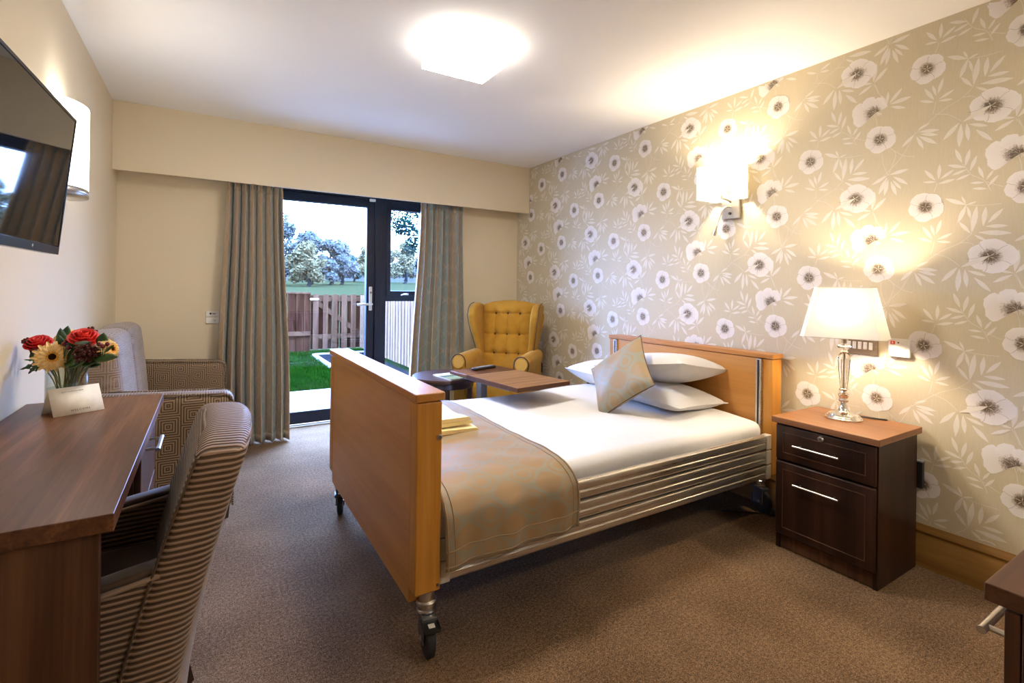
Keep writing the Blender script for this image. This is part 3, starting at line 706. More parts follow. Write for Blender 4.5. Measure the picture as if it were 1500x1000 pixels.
b.build('slatted_deck', 'steel', bed, .002)
b = MB(); b.tube([(1.2, 2.15, .27), (1.9, 2.15, .22)], .035, 12); b.box(1.1, 1.25, 2.08, 2.22, .2, .29); b.build('motor', 'blackp', bed, .004)
def caster(x, y, ang, brake):
    rt = Matrix.Translation((x, y, 0)) @ Matrix.Rotation(ang, 4, 'Z')
    b = MB(); b.tube([rt @ Vector((0, 0, .145)), rt @ Vector((0, 0, .235))], .026, 18); b.lathe([(.030, .158), (.034, .162), (.034, .170), (.030, .174)], (x, y, 0), 18); b.lathe([(.028, .136), (.032, .139), (.032, .146), (.026, .150)], (x, y, 0), 18)
    st = b.build('caster', 'satin', bed)
    b = MB()
    for s in (-1, 1): b.box(-.02, .046, s * .020 - .003, s * .020 + .003, .05, .132, 0, rt)
    b.box(-.032, .050, -.024, .024, .122, .136, 0, rt); b.build('fork', 'steel', st, .004)
    b = MB(); m2 = rt @ Matrix.Translation((.022, 0, .0625)) @ Matrix.Rotation(PI / 2, 4, 'X')
    b.lathe([(.030, -.014), (.050, -.015), (.0605, -.011), (.0625, 0), (.0605, .011), (.050, .015), (.030, .014)], (0, 0, 0), 28, 0, m2.to_3x3()); b.v = [tuple(Vector(v) + m2.translation) for v in b.v]
    b.build('wheel', 'rubber', st)
    b = MB(); b.tube([rt @ Vector((.022, -.024, .0625)), rt @ Vector((.022, .024, .0625))], .009, 12); b.build('axle', 'satin', st)
    if brake:
        b = MB(); b.rbox(.02, .085, -.028, .028, .112, .124, .004, 2, 0, rt @ Matrix.Translation((0, 0, .004)) @ Matrix.Rotation(.06, 4, 'Y')); b.build('brake_pedal', 'blackp', st)
        b = MB(); b.box(.054, .072, -.010, .010, .1242, .1262, 0, rt @ Matrix.Translation((0, 0, .004)) @ Matrix.Rotation(.06, 4, 'Y')); b.build('brake_mark', 'whitep', st)
caster(.628, 1.545, -PI / 2 - .14, True); caster(.615, 2.735, -PI / 2 - .25, True); caster(2.60, 1.62, -PI / 2 - .2, False); caster(2.60, 2.70, PI / 2, False)

# mattress under its white sheet
mt = thing('mattress', 'white sheeted mattress on the beech bed', 'mattress', (1.62, 2.16, .33))
def soft(v):
    x, y, z = v
    if z > .42:
        k = (z - .42) / .10
        z += k * (.006 * math.sin(x * 6 + 1) * math.cos(y * 5) + .010 * math.exp(-((y - 2.55) / .25) ** 2) + .012 * math.exp(-((x - 2.2) / .35) ** 2) * math.exp(-((y - 2.6) / .3) ** 2))
        z -= .014 * math.exp(-((y - 1.58) / .16) ** 2) * k
    y += .006 * math.sin(x * 9) * (1 if y < 2 else -1) * .6
    return (x, y, z)
b = MB(); b.rbox(.672, 2.555, 1.563, 2.752, .33, .522, .055, 5, 0, None, (36, 22, 4), soft)
b.build('sheet', 'sheet', mt, sub=1)
# patterned runner across the foot of the bed
rn = thing('bed_runner', 'tan and aqua patterned bed runner draped over the foot of the bed', 'bed runner', (.95, 2.15, .53))
path = [(2.80, .36), (2.802, .44), (2.795, .49), (2.76, .522), (2.68, .538), (2.5, .541), (2.2, .536), (1.9, .534), (1.70, .531), (1.62, .524), (1.565, .508), (1.522, .482), (1.496, .445), (1.488, .40), (1.487, .35), (1.485, .285)]
cum = [0]
for i in range(1, len(path)): cum.append(cum[-1] + math.hypot(path[i][0] - path[i - 1][0], path[i][1] - path[i - 1][1]))
def on_path(t):
    s = t * cum[-1]
    for i in range(1, len(path)):
        if s <= cum[i] + 1e-9:
            k = (s - cum[i - 1]) / (cum[i] - cum[i - 1]); return Vector((path[i - 1][0] + (path[i][0] - path[i - 1][0]) * k, path[i - 1][1] + (path[i][1] - path[i - 1][1]) * k))
    return Vector(path[-1])
def run_pt(u, v):
    q = on_path(v); hang = max(0, (v - .80) / .20); bk = max(0, (.12 - v) / .12)
    x = .676 + u * .545 + .012 * hang * math.sin(v * 30) * (u - .4) + .03 * hang * (u - .45)
    y = q.x - hang * (.007 * math.sin(u * 16 + 1) + .005 * math.sin(u * 31) + .0045 * math.sin(u * 22 + v * 60) * math.sin(v * 41 + u * 5)) + bk * .006 * math.sin(u * 15)
    z = q.y + (.003 * math.sin(u * 9 + v * 14) + .0022 * math.sin(u * 13 - v * 37) * math.sin(v * 23)) * (1 - hang) + .010 * hang * (u - .5)
    return (x, y, z)
b = MB(); b.grid(run_pt, 40, 90, 0, lambda u, v: (u * .545, v * cum[-1]))
b.build('cloth', 'runner_cloth', rn, solid=.004)
b = MB()
for uu in (.012, .055, .945, .988): b.tube([Vector(run_pt(uu, k / 80)) + Vector((0, -.002 if k / 80 > .83 else 0, .003)) for k in range(81)], .0022 if uu in (.055, .945) else .0038, 6)
for vv in (.962, .992): b.tube([Vector(run_pt(k / 40, vv)) + Vector((0, -.003, 0)) for k in range(41)], .0028, 6)
b.build('hem', 'cushion_cloth', rn)
# folded towels on the runner
def folded_towel(z0, layers, th, x0, x1, y0, y1, label, sk):
    t = thing('folded_towel', label, 'towel', ((x0 + x1) / 2, (y0 + y1) / 2, z0), 0, 'yellow towels on the bed runner')
    h = th / layers; pts = []
    for k in range(layers):                          # a serpentine of layers, the folds facing the headboard
        zc = z0 + h * (k + .5)
        if k % 2 == 0:
            pts += [(x0 + .01 * k, zc - h * .48), (x1 - .014, zc - h * .46), (x1 - .003, zc - h * .25), (x1, zc), (x1 - .003, zc + h * .25), (x1 - .014, zc + h * .46), (x0 + .01 * k, zc + h * .48)]
        else:
            e = x1 - .012
            pts += [(x0, zc - h * .48), (e - .012, zc - h * .46), (e - .002, zc - h * .2), (e, zc + .0), (e - .002, zc + h * .25), (e - .012, zc + h * .46), (x0, zc + h * .48)]
    def P(u, v):
        i = min(int(v * (len(pts) - 1)), len(pts) - 2); w = v * (len(pts) - 1) - i
        x = pts[i][0] * (1 - w) + pts[i + 1][0] * w; z = pts[i][1] * (1 - w) + pts[i + 1][1] * w
        y = y0 + (y1 - y0) * u
        return (x + .006 * math.sin(u * 5 + sk), y, z + .004 * math.sin(u * 7 + sk + x * 12) * ((z - z0) / th) - (.012 * (z - z0) / th * max(0, (x - x0) / (x1 - x0)) ** 2))
    b = MB(); b.grid(P, 14, len(pts) - 1)
    n = len(pts)
    for u in (0, 1):
        ring = [P(u, k / (n - 1)) for k in range(n)]
        b.poly(ring if u else ring[::-1], 0, None, False)
    b.build('terry', 'towel', t); return t
folded_towel(.538, 1, .024, .74, 1.085, 2.06, 2.36, 'pale yellow folded towel lying flat on the bed runner, bottom of the two', 0)
folded_towel(.564, 2, .042, .74, 1.065, 2.09, 2.38, 'pale yellow folded towel on top of the other towel', 1.4)

def pillow(name, label, group, w, d, t, mat, M4, m='sheet', pinch=.06, puff=.5, piping=None, pleat=0):
    root = thing(name, label, 'cushion' if 'cushion' in name else 'pillow', M4.translation, 0, group)
    def f(sgn):
        def P(u, v):
            a, c = u * 2 - 1, v * 2 - 1
            x = w / 2 * a * (1 - pinch * math.cos(c * PI / 2)); y = d / 2 * c * (1 - pinch * math.cos(a * PI / 2))
            e = max(0, (1 - abs(a) ** 2.4)) ** puff * max(0, (1 - abs(c) ** 2.4)) ** puff
            z = sgn * t / 2 * e + .006 * math.sin(a * 5 + c * 3 + sgn) * e
            if pleat: z += sgn * .004 * math.sin(c * 55) * max(0, a - .45) * (e ** .3)
            return M4 @ Vector((x, y, z))
        return P
    b = MB(); n = 26
    b.grid(f(1), n, n, 0, lambda u, v: (u * w, v * d)); b.grid(lambda u, v: f(-1)(1 - u, v), n, n, 0, lambda u, v: (u * w, v * d))
    o = b.build('cover', m, root, weld=True)
    edge = []
    for k in range(80):
        s = k / 80 * 4; i = int(s); q = s - i
        u, v = ((q, 0), (1, q), (1 - q, 1), (0, 1 - q))[i]; edge.append(f(1)(u, v))
    b = MB(); b.tube(edge, .0028, 6, 0, False, True); b.build('seam', piping or m, root)
    return root
G4 = lambda x, y, z, rx=0, ry=0, rz=0: Matrix.Translation((x, y, z)) @ Euler((rx, ry, rz)).to_matrix().to_4x4()
pillow('pillow', 'plump white pillow lying on the mattress, bottom of the near pair', 'white pillows', .44, .68, .145, None, G4(2.345, 2.13, .582, .05, .05, .05))
pillow('pillow', 'plump white pillow on top of the near pair against the headboard', 'white pillows', .44, .68, .175, None, G4(2.375, 2.14, .726, -.15, .16, .03))
pillow('pillow', 'white pillow on the far half of the bed, its corner showing behind the cushion', 'white pillows', .44, .64, .19, None, G4(2.40, 2.52, .615, 0, .10, -.06))
# patterned cushion standing on its corner against the pillows
Bc, Tc = Vector((1.89, 2.085, .533)), Vector((2.13, 2.105, .905)); Lc, Rc = Vector((2.03, 2.345, .70)), Vector((1.995, 1.83, .70))
ctr = (Bc + Tc + Lc + Rc) / 4
ax = (Rc - Lc).normalized(); up = (Tc - Bc); up = (up - ax * up.dot(ax)).normalized(); nn = ax.cross(up)
ex = (ax - up).normalized(); ey = (ax + up).normalized()
Mc = Matrix((ex, ey, ex.cross(ey))).transposed().to_4x4(); Mc.translation = ctr
pillow('cushion', 'tan and aqua patterned cushion balanced on one corner against the white pillows', None, .385, .385, .13, None, Mc, 'cushion_cloth', .07, .5, 'piping', 1)

# ================================================================== bedside cabinet and what stands on it
ns = thing('bedside_cabinet', 'dark walnut bedside cabinet with a drawer and a drop door', 'bedside cabinet', (2.49, 1.14, 0))
NX0, NX1, NY0, NY1 = 2.312, 2.672, .932, 1.352
b = MB(); b.box(NX0, NX1, NY0, NY0 + .018, 0, .588); b.box(NX0, NX1, NY1 - .018, NY1, 0, .588); b.box(NX0 + .01, NX1 - .008, NY0 + .018, NY1 - .018, .05, .068); b.box(NX1 - .008, NX1 - .002, NY0 + .018, NY1 - .018, .03, .588); b.box(NX0 + .012, NX1 - .008, NY0 + .018, NY1 - .018, .402, .420)
b.build('carcass', 'mahog', ns, .0015)
bx('top', 'mahogtop', ns, NX0 - .026, NX1 + .018, NY0 - .012, NY1 + .014, .588, .616, .003)
bx('plinth', 'walZ', ns, NX0 + .006, NX0 + .024, NY0 + .018, NY1 - .018, .004, .066, .001)
def panel_front(name, z0, z1, m, inset):
    b = MB(); y0, y1 = NY0 + .004, NY1 - .004; x = NX0 - .018
    # rounded slab with a routed rectangle
    b.rbox(x, NX0 - .0005, y0, y1, z0, z1, .007, 3, 0); o = b.build(name, 'mahog', ns)
    b = MB(); a = .034
    for (ya, yb, za, zb) in ((y0 + a, y1 - a, z0 + a, z0 + a + .004), (y0 + a, y1 - a, z1 - a - .004, z1 - a), (y0 + a, y0 + a + .004, z0 + a, z1 - a), (y1 - a - .004, y1 - a, z0 + a, z1 - a)):
        b.box(x - .0014, x + .001, ya, yb, za, zb)
    b.build('moulding', 'walZ', o, .001)
    return o, x
def bar_handle(parent, p0, p1, out, r=.0055, name='handle', m='satin'):
    p0, p1, out = Vector(p0), Vector(p1), Vector(out); b = MB()
    b.tube([p0 + out, p1 + out], r, 14)
    for t in (.12, .88):
        q = p0 + (p1 - p0) * t; b.tube([q, q + out], r * .75, 10)
    return b.build(name, m, parent)
dr, fx = panel_front('drawer', .420, .583, 'mahog', .03)
bar_handle(dr, (fx, 1.255, .503), (fx, 1.063, .503), (-.026, 0, 0), .0045)
b = MB(); b.lathe([(.0, .008), (.009, .008), (.0125, .005), (.0135, 0)], (fx, 1.145, .560), 20, 0, Matrix.Rotation(-PI / 2, 3, 'Y')); lk = b.build('lock', 'satin', dr)
bx('keyhole', 'blackp', lk, fx - .0095, fx - .008, 1.1435, 1.1465, .556, .564, .0003)
do, fx = panel_front('door', .072, .413, 'mahog', .03)
bar_handle(do, (fx, 1.252, .327), (fx, 1.062, .327), (-.026, 0, 0), .0045)

lp = thing('table_lamp', 'table lamp with a lit cream shade and chromed crystal stem on the bedside cabinet', 'lamp', (2.53, 1.165, .616))
lx, ly = 2.53, 1.165
b = MB(); b.lathe([(.076, .616), (.077, .622), (.073, .627), (.070, .628), (.067, .633), (.062, .635), (.060, .640), (.046, .643), (.034, .649), (.024, .654), (.019, .664), (.013, .680), (.012, .692), (.020, .698), (.0215, .704), (.016, .712), (.022, .722), (.0225, .732), (.014, .738), (.012, .746), (.019, .750), (.020, .755), (.014, .760)], (lx, ly, 0), 40)
b.build('base', 'chrome', lp)
b = MB(); b.lathe([(.0145, .760), (.019, .80), (.024, .85), (.0265, .89), (.024, .912), (.016, .922)], (lx, ly, 0), 8); cst = b.build('crystal_stem', 'crystal', lp)
b = MB(); b.tube([(lx, ly, .76), (lx, ly, .925)], .0045, 10); b.build('rod', 'chrome', cst)
b = MB(); b.lathe([(.014, .922), (.017, .928), (.012, .934), (.014, .938)], (lx, ly, 0), 24); b.build('collar', 'chrome', lp)
b = MB(); b.lathe([(.012, .938), (.026, .946), (.030, .953), (.026, .960), (.012, .966)], (lx, ly, 0), 12); b.build('crystal_knop', 'crystal', lp)
b = MB(); b.lathe([(.011, .966), (.012, .98), (.016, .985), (.016, 1.08), (.012, 1.085)], (lx, ly, 0), 20); b.build('lamp_holder', 'satin', lp)
def taper_shade(cx, cy, z0, z1, a0, b0, a1, b1, rot, cut):
    def ring(a, b_, z):
        c = cut * a / a0; P = [(-a + c, -b_), (a - c, -b_), (a, -b_ + c), (a, b_ - c), (a - c, b_), (-a + c, b_), (-a, b_ - c), (-a, -b_ + c)]
        return [Vector((cx + x * math.cos(rot) - y * math.sin(rot), cy + x * math.sin(rot) + y * math.cos(rot), z)) for x, y in P]
    return ring
rg_ = taper_shade(lx, ly, 0, 0, .178, .098, .120, .066, math.radians(-75), .022)
lo, hi = rg_(.166, .096, .996), rg_(.114, .066, 1.226)
b = MB(); b.addm(lo + hi, [(k, (k + 1) % 8, 8 + (k + 1) % 8, 8 + k) for k in range(8)], 0, False)
sh = b.build('shade', 'shade_cream', lp)
for q_ in (lo, hi):
    b = MB(); b.tube(q_, .0022, 6, 0, False, True); b.build('shade_trim', 'shade_cream', sh)
b = MB(); b.tube([(lx - .0, ly, 1.215), (lx + .04, ly - .055, 1.222)], .002, 6); b.tube([(lx, ly, 1.215), (lx - .04, ly + .055, 1.222)], .002, 6); b.tube([(lx, ly, 1.17), (lx, ly, 1.215)], .002, 6); b.build('shade_carrier', 'satin', sh)
b = MB(); b.lathe([(.010, 1.085), (.016, 1.10), (.026, 1.125), (.028, 1.145), (.020, 1.165), (.004, 1.174)], (lx, ly, 0), 18); b.build('bulb', 'bulb_warm', lp)
b = MB(); b.tube([(lx + .07, ly - .03, .626), (lx + .092, ly - .045, .6225), (lx + .115, ly - .08, .6205), (lx + .14, ly - .12, .6205)], .0035, 8); b.build('cable', 'blackp', lp)

# ---- things on the papered wall
sw = thing('switch_plate', 'bronze metal plate with a row of white rocker switches behind the table lamp', 'light switch', (XR, 1.172, .948))
bx('plate', 'bronze', sw, XR - .009, XR - .0035, 1.099, 1.246, .904, .992, .003)
for k in range(5):
    r_ = bx('rocker', 'whitep', sw, XR - .014, XR - .008, 1.128 + k * .0235 - .008, 1.128 + k * .0235 + .008, .930, .966, .002)
for y in (1.108, 1.238):
    b = MB(); b.cyl((XR - .0105, y, .948), (XR - .008, y, .948), .003, 12); b.build('screw', 'steel', sw)
cu = thing('call_point', 'square white nurse call point with a red button on the flowered wall', 'call point', (XR, 1.012, .953))
bx('plate', 'whitep', cu, XR - .016, XR - .0035, .970, 1.055, .910, .995, .004)
bx('call_button', 'redp', cu, XR - .0185, XR - .015, 1.028, 1.046, .968, .984, .002)
bx('call_mark', 'whitep', cu, XR - .019, XR - .0182, 1.035, 1.039, .971, .981, .0004)
b = MB(); b.cyl((XR - .018, 1.015, .977), (XR - .015, 1.015, .977), .0035, 12); b.build('indicator', 'blackp', cu)
bx('reset_button', 'whitep', cu, XR - .0182, XR - .015, .982, 1.002, .968, .984, .002)
b = MB(); b.cyl((XR - .018, 1.035, .930), (XR - .015, 1.035, .930), .006, 14); b.build('socket_hole', 'greyp', cu)
b = MB(); b.cyl((XR - .018, .998, .930), (XR - .015, .998, .930), .004, 14); b.build('microphone', 'greyp', cu)
b = MB()
for k in range(5): b.box(XR - .0165, XR - .0158, .984 + k * .012, .991 + k * .012, .949, .9515)
b.build('printed_legend', 'paleink', cu)
bk = thing('wall_box', 'black plastic box on the wall behind the bedside cabinet', 'wall box', (XR, .96, .40))
bx('body', 'blackp', bk, XR - .030, XR - .0035, .916, .995, .345, .462, .004); bx('lid', 'greyp', bk, XR - .0305, XR - .0040, .914, .997, .460, .466, .001)
b2 = thing('power_socket', 'black socket low on the flowered wall beside the wing chair', 'socket', (XR, 3.90, .46))
bx('plate', 'blackp', b2, XR - .014, XR - .0035, 3.855, 3.945, .415, .505, .003); bx('plug', 'blackp', b2, XR - .05, XR - .012, 3.88, 3.92, .43, .475, .005)
so = thing('wall_socket', 'white two part outlet plate on the cream wall left of the curtain', 'socket', (.032, YB, .96))
bx('plate', 'whitep', so, -.012, .074, YB - .012, YB - .0005, .965, 1.006, .003); bx('lower_plate', 'whitep', so, -.012, .074, YB - .012, YB - .0005, .914, .961, .003)
b = MB(); b.cyl((.018, YB - .014, .988), (.018, YB - .011, .988), .007, 16); b.build('outlet', 'blackp', so)
b = MB(); b.box(.030, .050, YB - .0135, YB - .0118, .984, .990); b.build('legend', 'ink', so)
b = MB(); b.cyl((.045, YB - .014, .936), (.045, YB - .011, .936), .004, 12); b.build('screw', 'greyp', so)

wl = thing('wall_lamp', 'square lit wall lamp with a metal plate and small reading arm on the flowered wall', 'wall lamp', (XR, 1.875, 1.70))
b = MB(); b.box(2.684, XR - .0035, 1.818, 1.935, 1.640, 1.756); pl = b.build('back_plate', 'satin', wl, .003)
b = MB(); b.cyl((2.686, 1.875, 1.672), (2.676, 1.875, 1.672), .008, 16); b.build('switch_knob', 'blackp', pl)
b = MB(); b.tube([(2.69, 1.875, 1.74), (2.66, 1.875, 1.752), (2.60, 1.875, 1.756), (2.598, 1.875, 1.80)], .007, 10); b.tube([(2.598, 1.875, 1.785), (2.598, 1.875, 1.845)], .014, 14); b.build('arm', 'satin', wl)
b = MB(); b.tube([(2.688, 1.875, 1.710), (2.660, 1.880, 1.712), (2.638, 1.89, 1.700), (2.628, 1.897, 1.675), (2.615, 1.915, 1.60), (2.610, 1.922, 1.572)], .0052, 10); ra = b.build('reading_arm', 'satin', wl)
b = MB(); b.tube([(2.610, 1.922, 1.572), (2.607, 1.926, 1.556), (2.604, 1.930, 1.538)], [.011, .0125, .012], 16); b.build('reading_head', 'satin', ra)
b = MB(); x0, x1, y0, y1, z0, z1 = 2.508, 2.692, 1.768, 1.982, 1.752, 1.945
q = [Vector((x, y, z)) for z in (z0, z1) for x, y in ((x0, y0), (x1, y0), (x1, y1), (x0, y1))]
b.addm(q, [(0, 1, 5, 4), (1, 2, 6, 5), (2, 3, 7, 6), (3, 0, 4, 7)], 0, False); sh = b.build('shade', 'shade_white', wl)
b = MB(); b.tube(q[:4], .002, 6, 0, False, True); b.tube(q[4:], .002, 6, 0, False, True)
for k in range(4): b.tube([q[k], q[k + 4]], .0016, 6)
b.build('shade_frame', 'shade_white', sh)
b = MB(); b.lathe([(.010, 1.845), (.018, 1.865), (.022, 1.885), (.018, 1.905), (.004, 1.915)], (2.598, 1.875, 0), 18); b.build('bulb', 'bulb_wall', wl)

# ---- left wall: curved glass wall lamp and television
cl = thing('wall_lamp', 'lit curved white glass wall lamp behind the television', 'wall lamp', (XL, 2.75, 1.8))
def arc(r, t): return (XL + .012 + .088 * math.sin(t) * r, 2.75 - .15 * math.cos(t) * r)
b = MB(); b.grid(lambda u, v: (*arc(1, PI * u), 1.588 + .352 * v), 24, 4); b.build('glass_shade', 'opal_cool', cl, solid=.004)
b = MB(); b.grid(lambda u, v: (*arc(1.02, PI * u), 1.565 + .03 * v), 24, 1); b.poly([(*arc(1.02, PI * k / 24), 1.567) for k in range(25)][::-1]); b.build('bottom_trim', 'satin', cl, solid=.003)
bx('back_plate', 'satin', cl, XL, XL + .012, 2.60, 2.90, 1.567, 1.66, .002)
tv = thing('television', 'black flat screen television tilted forward on the left wall', 'television', (XL, 1.62, 1.5))
def tvm(): 
    # local: x out of screen, y along wall, z up the screen
    a = math.atan2(.038, .395)
    return Matrix.Translation((-.402, 1.62, 1.29)) @ Matrix.Rotation(math.radians(-1.9), 4, 'Z') @ Matrix.Rotation(a, 4, 'Y')
T = tvm()
b = MB(); b.rbox(-.035, -.002, -.385, .382, -.004, .412, .004, 2, 0, T); b.rbox(-.06, -.03, -.25, .25, .06, .34, .01, 2, 0, T); b.build('casing', 'gloss', tv)
b = MB(); b.box(-.003, .0005, -.375, .372, .022, .402, 0, T); b.build('screen', 'screen', tv)
b = MB()
for ya, yb, za, zb in ((-.385, .382, -.004, .020), (-.385, .382, .403, .412), (-.385, -.376, .02, .403), (.373, .382, .02, .403)): b.box(-.003, .002, ya, yb, za, zb, 0, T)
b.build('bezel', 'gloss', tv, .001)
b = MB()
for pts in ([(-.003, .013), (.002, .013), (.000, .009), (.004, .009), (-.003, .003), (-.001, .008), (-.005, .008)],): b.poly([T @ Vector((.0026, .15 + y, z)) for y, z in pts])
b.build('emblem', 'whitep', tv)
b = MB(); b.box(XL, XL + .012, 1.50, 1.74, 1.38, 1.62); b.tube([(XL + .01, 1.62, 1.50), (-.45, 1.62, 1.50)], .02, 10); b.build('bracket', 'steel', tv, .002)

# ---- ceiling lamp
def lit_box(mats):
    b = MB(); b.rbox(.912, 1.262, 2.052, 2.402, 2.312, 2.394, .006, 2)
    o = b.build('glass_shade', mats, ce)
    for p in o.data.polygons: p.material_index = 0 if p.normal.z < -.6 else 1
    return o
ce = thing('ceiling_lamp', 'square lit white glass lamp on the ceiling', 'ceiling lamp', (1.09, 2.22, H))
lit_box(['opal_lit', 'opal_side'])
bx('mount', 'whitep', ce, 1.0, 1.18, 2.14, 2.31, 2.390, H, .002)

# ================================================================== desk and what stands on it
DT = .775
dk = thing('desk', 'walnut desk along the left wall with a drawer pedestal at its far end', 'desk', (-.34, 1.77, 0))
bx('desktop', 'walY', dk, XL + .003, -.144, 1.168, 2.372, DT - .034, DT, .0025)
bx('side_panel', 'walZ', dk, XL + .01, -.168, 1.185, 1.213, 0, DT - .034, .002)
bx('back_panel', 'walZ', dk, XL + .02, XL + .038, 1.213, 1.86, .25, DT - .034, .002)
b = MB(); b.box(XL + .02, -.185, 1.865, 1.883, .02, DT - .035); b.box(XL + .02, -.185, 2.337, 2.355, .02, DT - .035); b.box(XL + .02, -.185, 1.883, 2.337, .02, .06); b.box(XL + .02, XL + .034, 1.883, 2.337, .06, DT - .035); b.build('pedestal', 'walZ', dk, .002)
for k, (z0, z1) in enumerate(((.498, .733), (.265, .490), (.035, .257))):
    d_ = bx('drawer', 'walZ', dk, -.185, -.167, 1.868, 2.352, z0, z1, .003)
    yc = 2.06; bar_handle(d_, (-.167, yc - .085, z0 + .165), (-.167, yc + .085, z0 + .165), (.034, 0, 0), .0065)
# tent card
cd = thing('welcome_card', 'folded white welcome card standing on the desk in front of the flowers', 'card', (-.36, 2.14, DT))
BL, BR = Vector((-.412, 2.089, DT + .0005)), Vector((-.295, 2.157, DT + .0005))
dr_ = (BR - BL).normalized(); bkd = Vector((-dr_.y, dr_.x, 0))
TL = BL + bkd * .038 + Vector((0, 0, .084)) - dr_ * .002; TRt = BR + bkd * .038 + Vector((0, 0, .084)) - dr_ * .002
BL2, BR2 = BL + bkd * .076 - dr_ * .004, BR + bkd * .076 - dr_ * .004
b = MB(); b.poly([BL, BR, TRt, TL]); b.poly([BR2, BL2, TL, TRt]); b.build('folded_card', 'card', cd, solid=.0008)
upv = (TL - BL).normalized(); nrm = dr_.cross(upv)
def text(name, body, size, org, m, parent, dx, uy, nz, spacing=1.0):
    cu_ = bpy.data.curves.new(name, 'FONT'); cu_.body = body; cu_.size = size; cu_.align_x = 'CENTER'; cu_.align_y = 'CENTER'; cu_.space_character = spacing; cu_.extrude = .0001
    cu_.materials.append(M[m]); o = bpy.data.objects.new(name, cu_); C.objects.link(o)
    me = bpy.data.meshes.new_from_object(o.evaluated_get(bpy.context.evaluated_depsgraph_get())); bpy.data.objects.remove(o); bpy.data.curves.remove(cu_)
    me.materials.clear(); me.materials.append(M[m]); o = bpy.data.objects.new(name, me); C.objects.link(o); o.parent = parent
    mm = Matrix((dx, uy, nz)).transposed().to_4x4(); mm.translation = org - Vector(parent.location); o.matrix_local = mm
    return o
mid = (BL + BR) / 2
text('lettering', 'WELCOME', .0088, mid + upv * .013 + dr_ * .004 + nrm * .0008, 'ink', cd, dr_, upv, nrm, 1.35)
b = MB(); r_ = random.Random(2); x = -.026
pos = mid + upv * .076 + nrm * .0008 + dr_ * -.002
while x < .024:                                       # faint illegible heading line
    w_ = r_.uniform(.0012, .003); h_ = r_.uniform(.0016, .003)
    b.poly([pos + dr_ * x, pos + dr_ * (x + w_), pos + dr_ * (x + w_) + upv * h_, pos + dr_ * x + upv * h_]); x += w_ + r_.uniform(.0008, .0022)
for k in range(6):
    a = k * 1.05; c0 = pos + dr_ * -.031 + upv * .001
    b.poly([c0, c0 + dr_ * .0035 * math.cos(a) + upv * .0035 * math.sin(a), c0 + dr_ * .0035 * math.cos(a + .5) + upv * .0035 * math.sin(a + .5)])
b.build('heading', 'paleink', cd)

# glass vase with its bouquet: every flower and spray is a thing of its own
VC = Vector((-.405, 2.225, DT))
vs = thing('glass_vase', 'clear round glass vase of flowers on the far end of the desk', 'vase', VC)
b = MB(); b.lathe([(.0, .002), (.052, .002), (.056, .008), (.056, .150), (.0535, .150), (.0530, .016), (.0, .014)], VC, 36, 0, None, False); b.build('glass', 'vase', vs)
b = MB(); b.lathe([(.0, .0165), (.0522, .017), (.0522, .074), (.0, .074)], VC, 32, 0, None, False); b.build('water', 'water', vs)
RT = Vector((.854, -.52, 0)); TC = Vector((.18, -.98, 0)); UP = Vector((0, 0, 1))
def fpos(pxx, pyy, near=0.0):
    return VC + RT * ((pxx - 100) / 436) + TC * near + UP * (1.2 - (pyy - 414.6) / 436 - DT)
def stem_to(parent, head, seed, r=.0024):
    rr = random.Random(seed); a = VC + Vector((rr.uniform(-.022, .022), rr.uniform(-.022, .022), .022)); mid_ = VC + (head - VC) * .42; mid_.z = VC.z + .14
    q = Vector((mid_.x - VC.x, mid_.y - VC.y, 0)); 
    if q.length > .040: mid_ = VC + q.normalized() * .040 + UP * .14
    P = [a * (1 - t) ** 2 + mid_ * 2 * t * (1 - t) + head * t * t for t in [k / 10 for k in range(11)]]
    b = MB(); b.tube(P, r, 7); return b.build('stem', 'stemgreen', parent)
def leaf_mesh(b, base, tip, width, nrm, curl=.15, m=0, lob=0):
    d = tip - base; L = d.length; d = d / L; sd = d.cross(nrm).normalized(); n2 = sd.cross(d)
    def P(u, v):
        w_ = width * math.sin(PI * min(1, .04 + v * .96)) ** .75 * (1 - .25 * v) * (1 + lob * .35 * math.sin(v * 22))
        return base + d * L * v + sd * w_ * (u - .5) + n2 * (curl * L * v * v - .25 * width * (1 - (2 * u - 1) ** 2) * -1 * .4)
    b.grid(P, 4, 8, m)
def gerbera(head, face, r, label, seed):
    t = thing('gerbera', label, 'flower', head, 0, 'gerberas in the vase'); stem_to(t, head - face * .01, seed)
    f = face.normalized(); s = f.cross(UP).normalized(); u = s.cross(f)
    b = MB()
    for ring, (n, rr, lift) in enumerate(((14, r, 0), (14, r * .84, .005))):
        for k in range(n):
            a = 2 * PI * (k + .5 * ring) / n; d = s * math.cos(a) + u * math.sin(a); e = f.cross(d)
            w_ = r * .27
            b.grid(lambda x, y: head + d * (r * .2 + (rr - r * .2) * y) + e * w_ * (x - .5) * math.sin(PI * (.18 + .74 * y)) ** .8 + f * (lift + .010 * math.sin(PI * y) - .012 * y * y + .003 * (abs(x - .5) * 2)), 2, 5)
    b.build('petals', 'gerbera', t)
    b = MB()
    for k in range(46):
        a = k * 2.4; rr = r * (.20 + .17 * (k / 46)); d = s * math.cos(a) + u * math.sin(a)
        b.tube([head + d * rr * .9 + f * .004, head + d * rr * 1.15 + f * .012], .0022, 5)
    b.build('ring_florets', 'gerberaring', t)
    b = MB(); mm = Matrix((s, u, f)).transposed()
    b.lathe([(.0, .012), (r * .1, .0125), (r * .18, .010), (r * .21, .004)], head, 18, 0, mm); b.build('eye', 'gerberaeye', t)
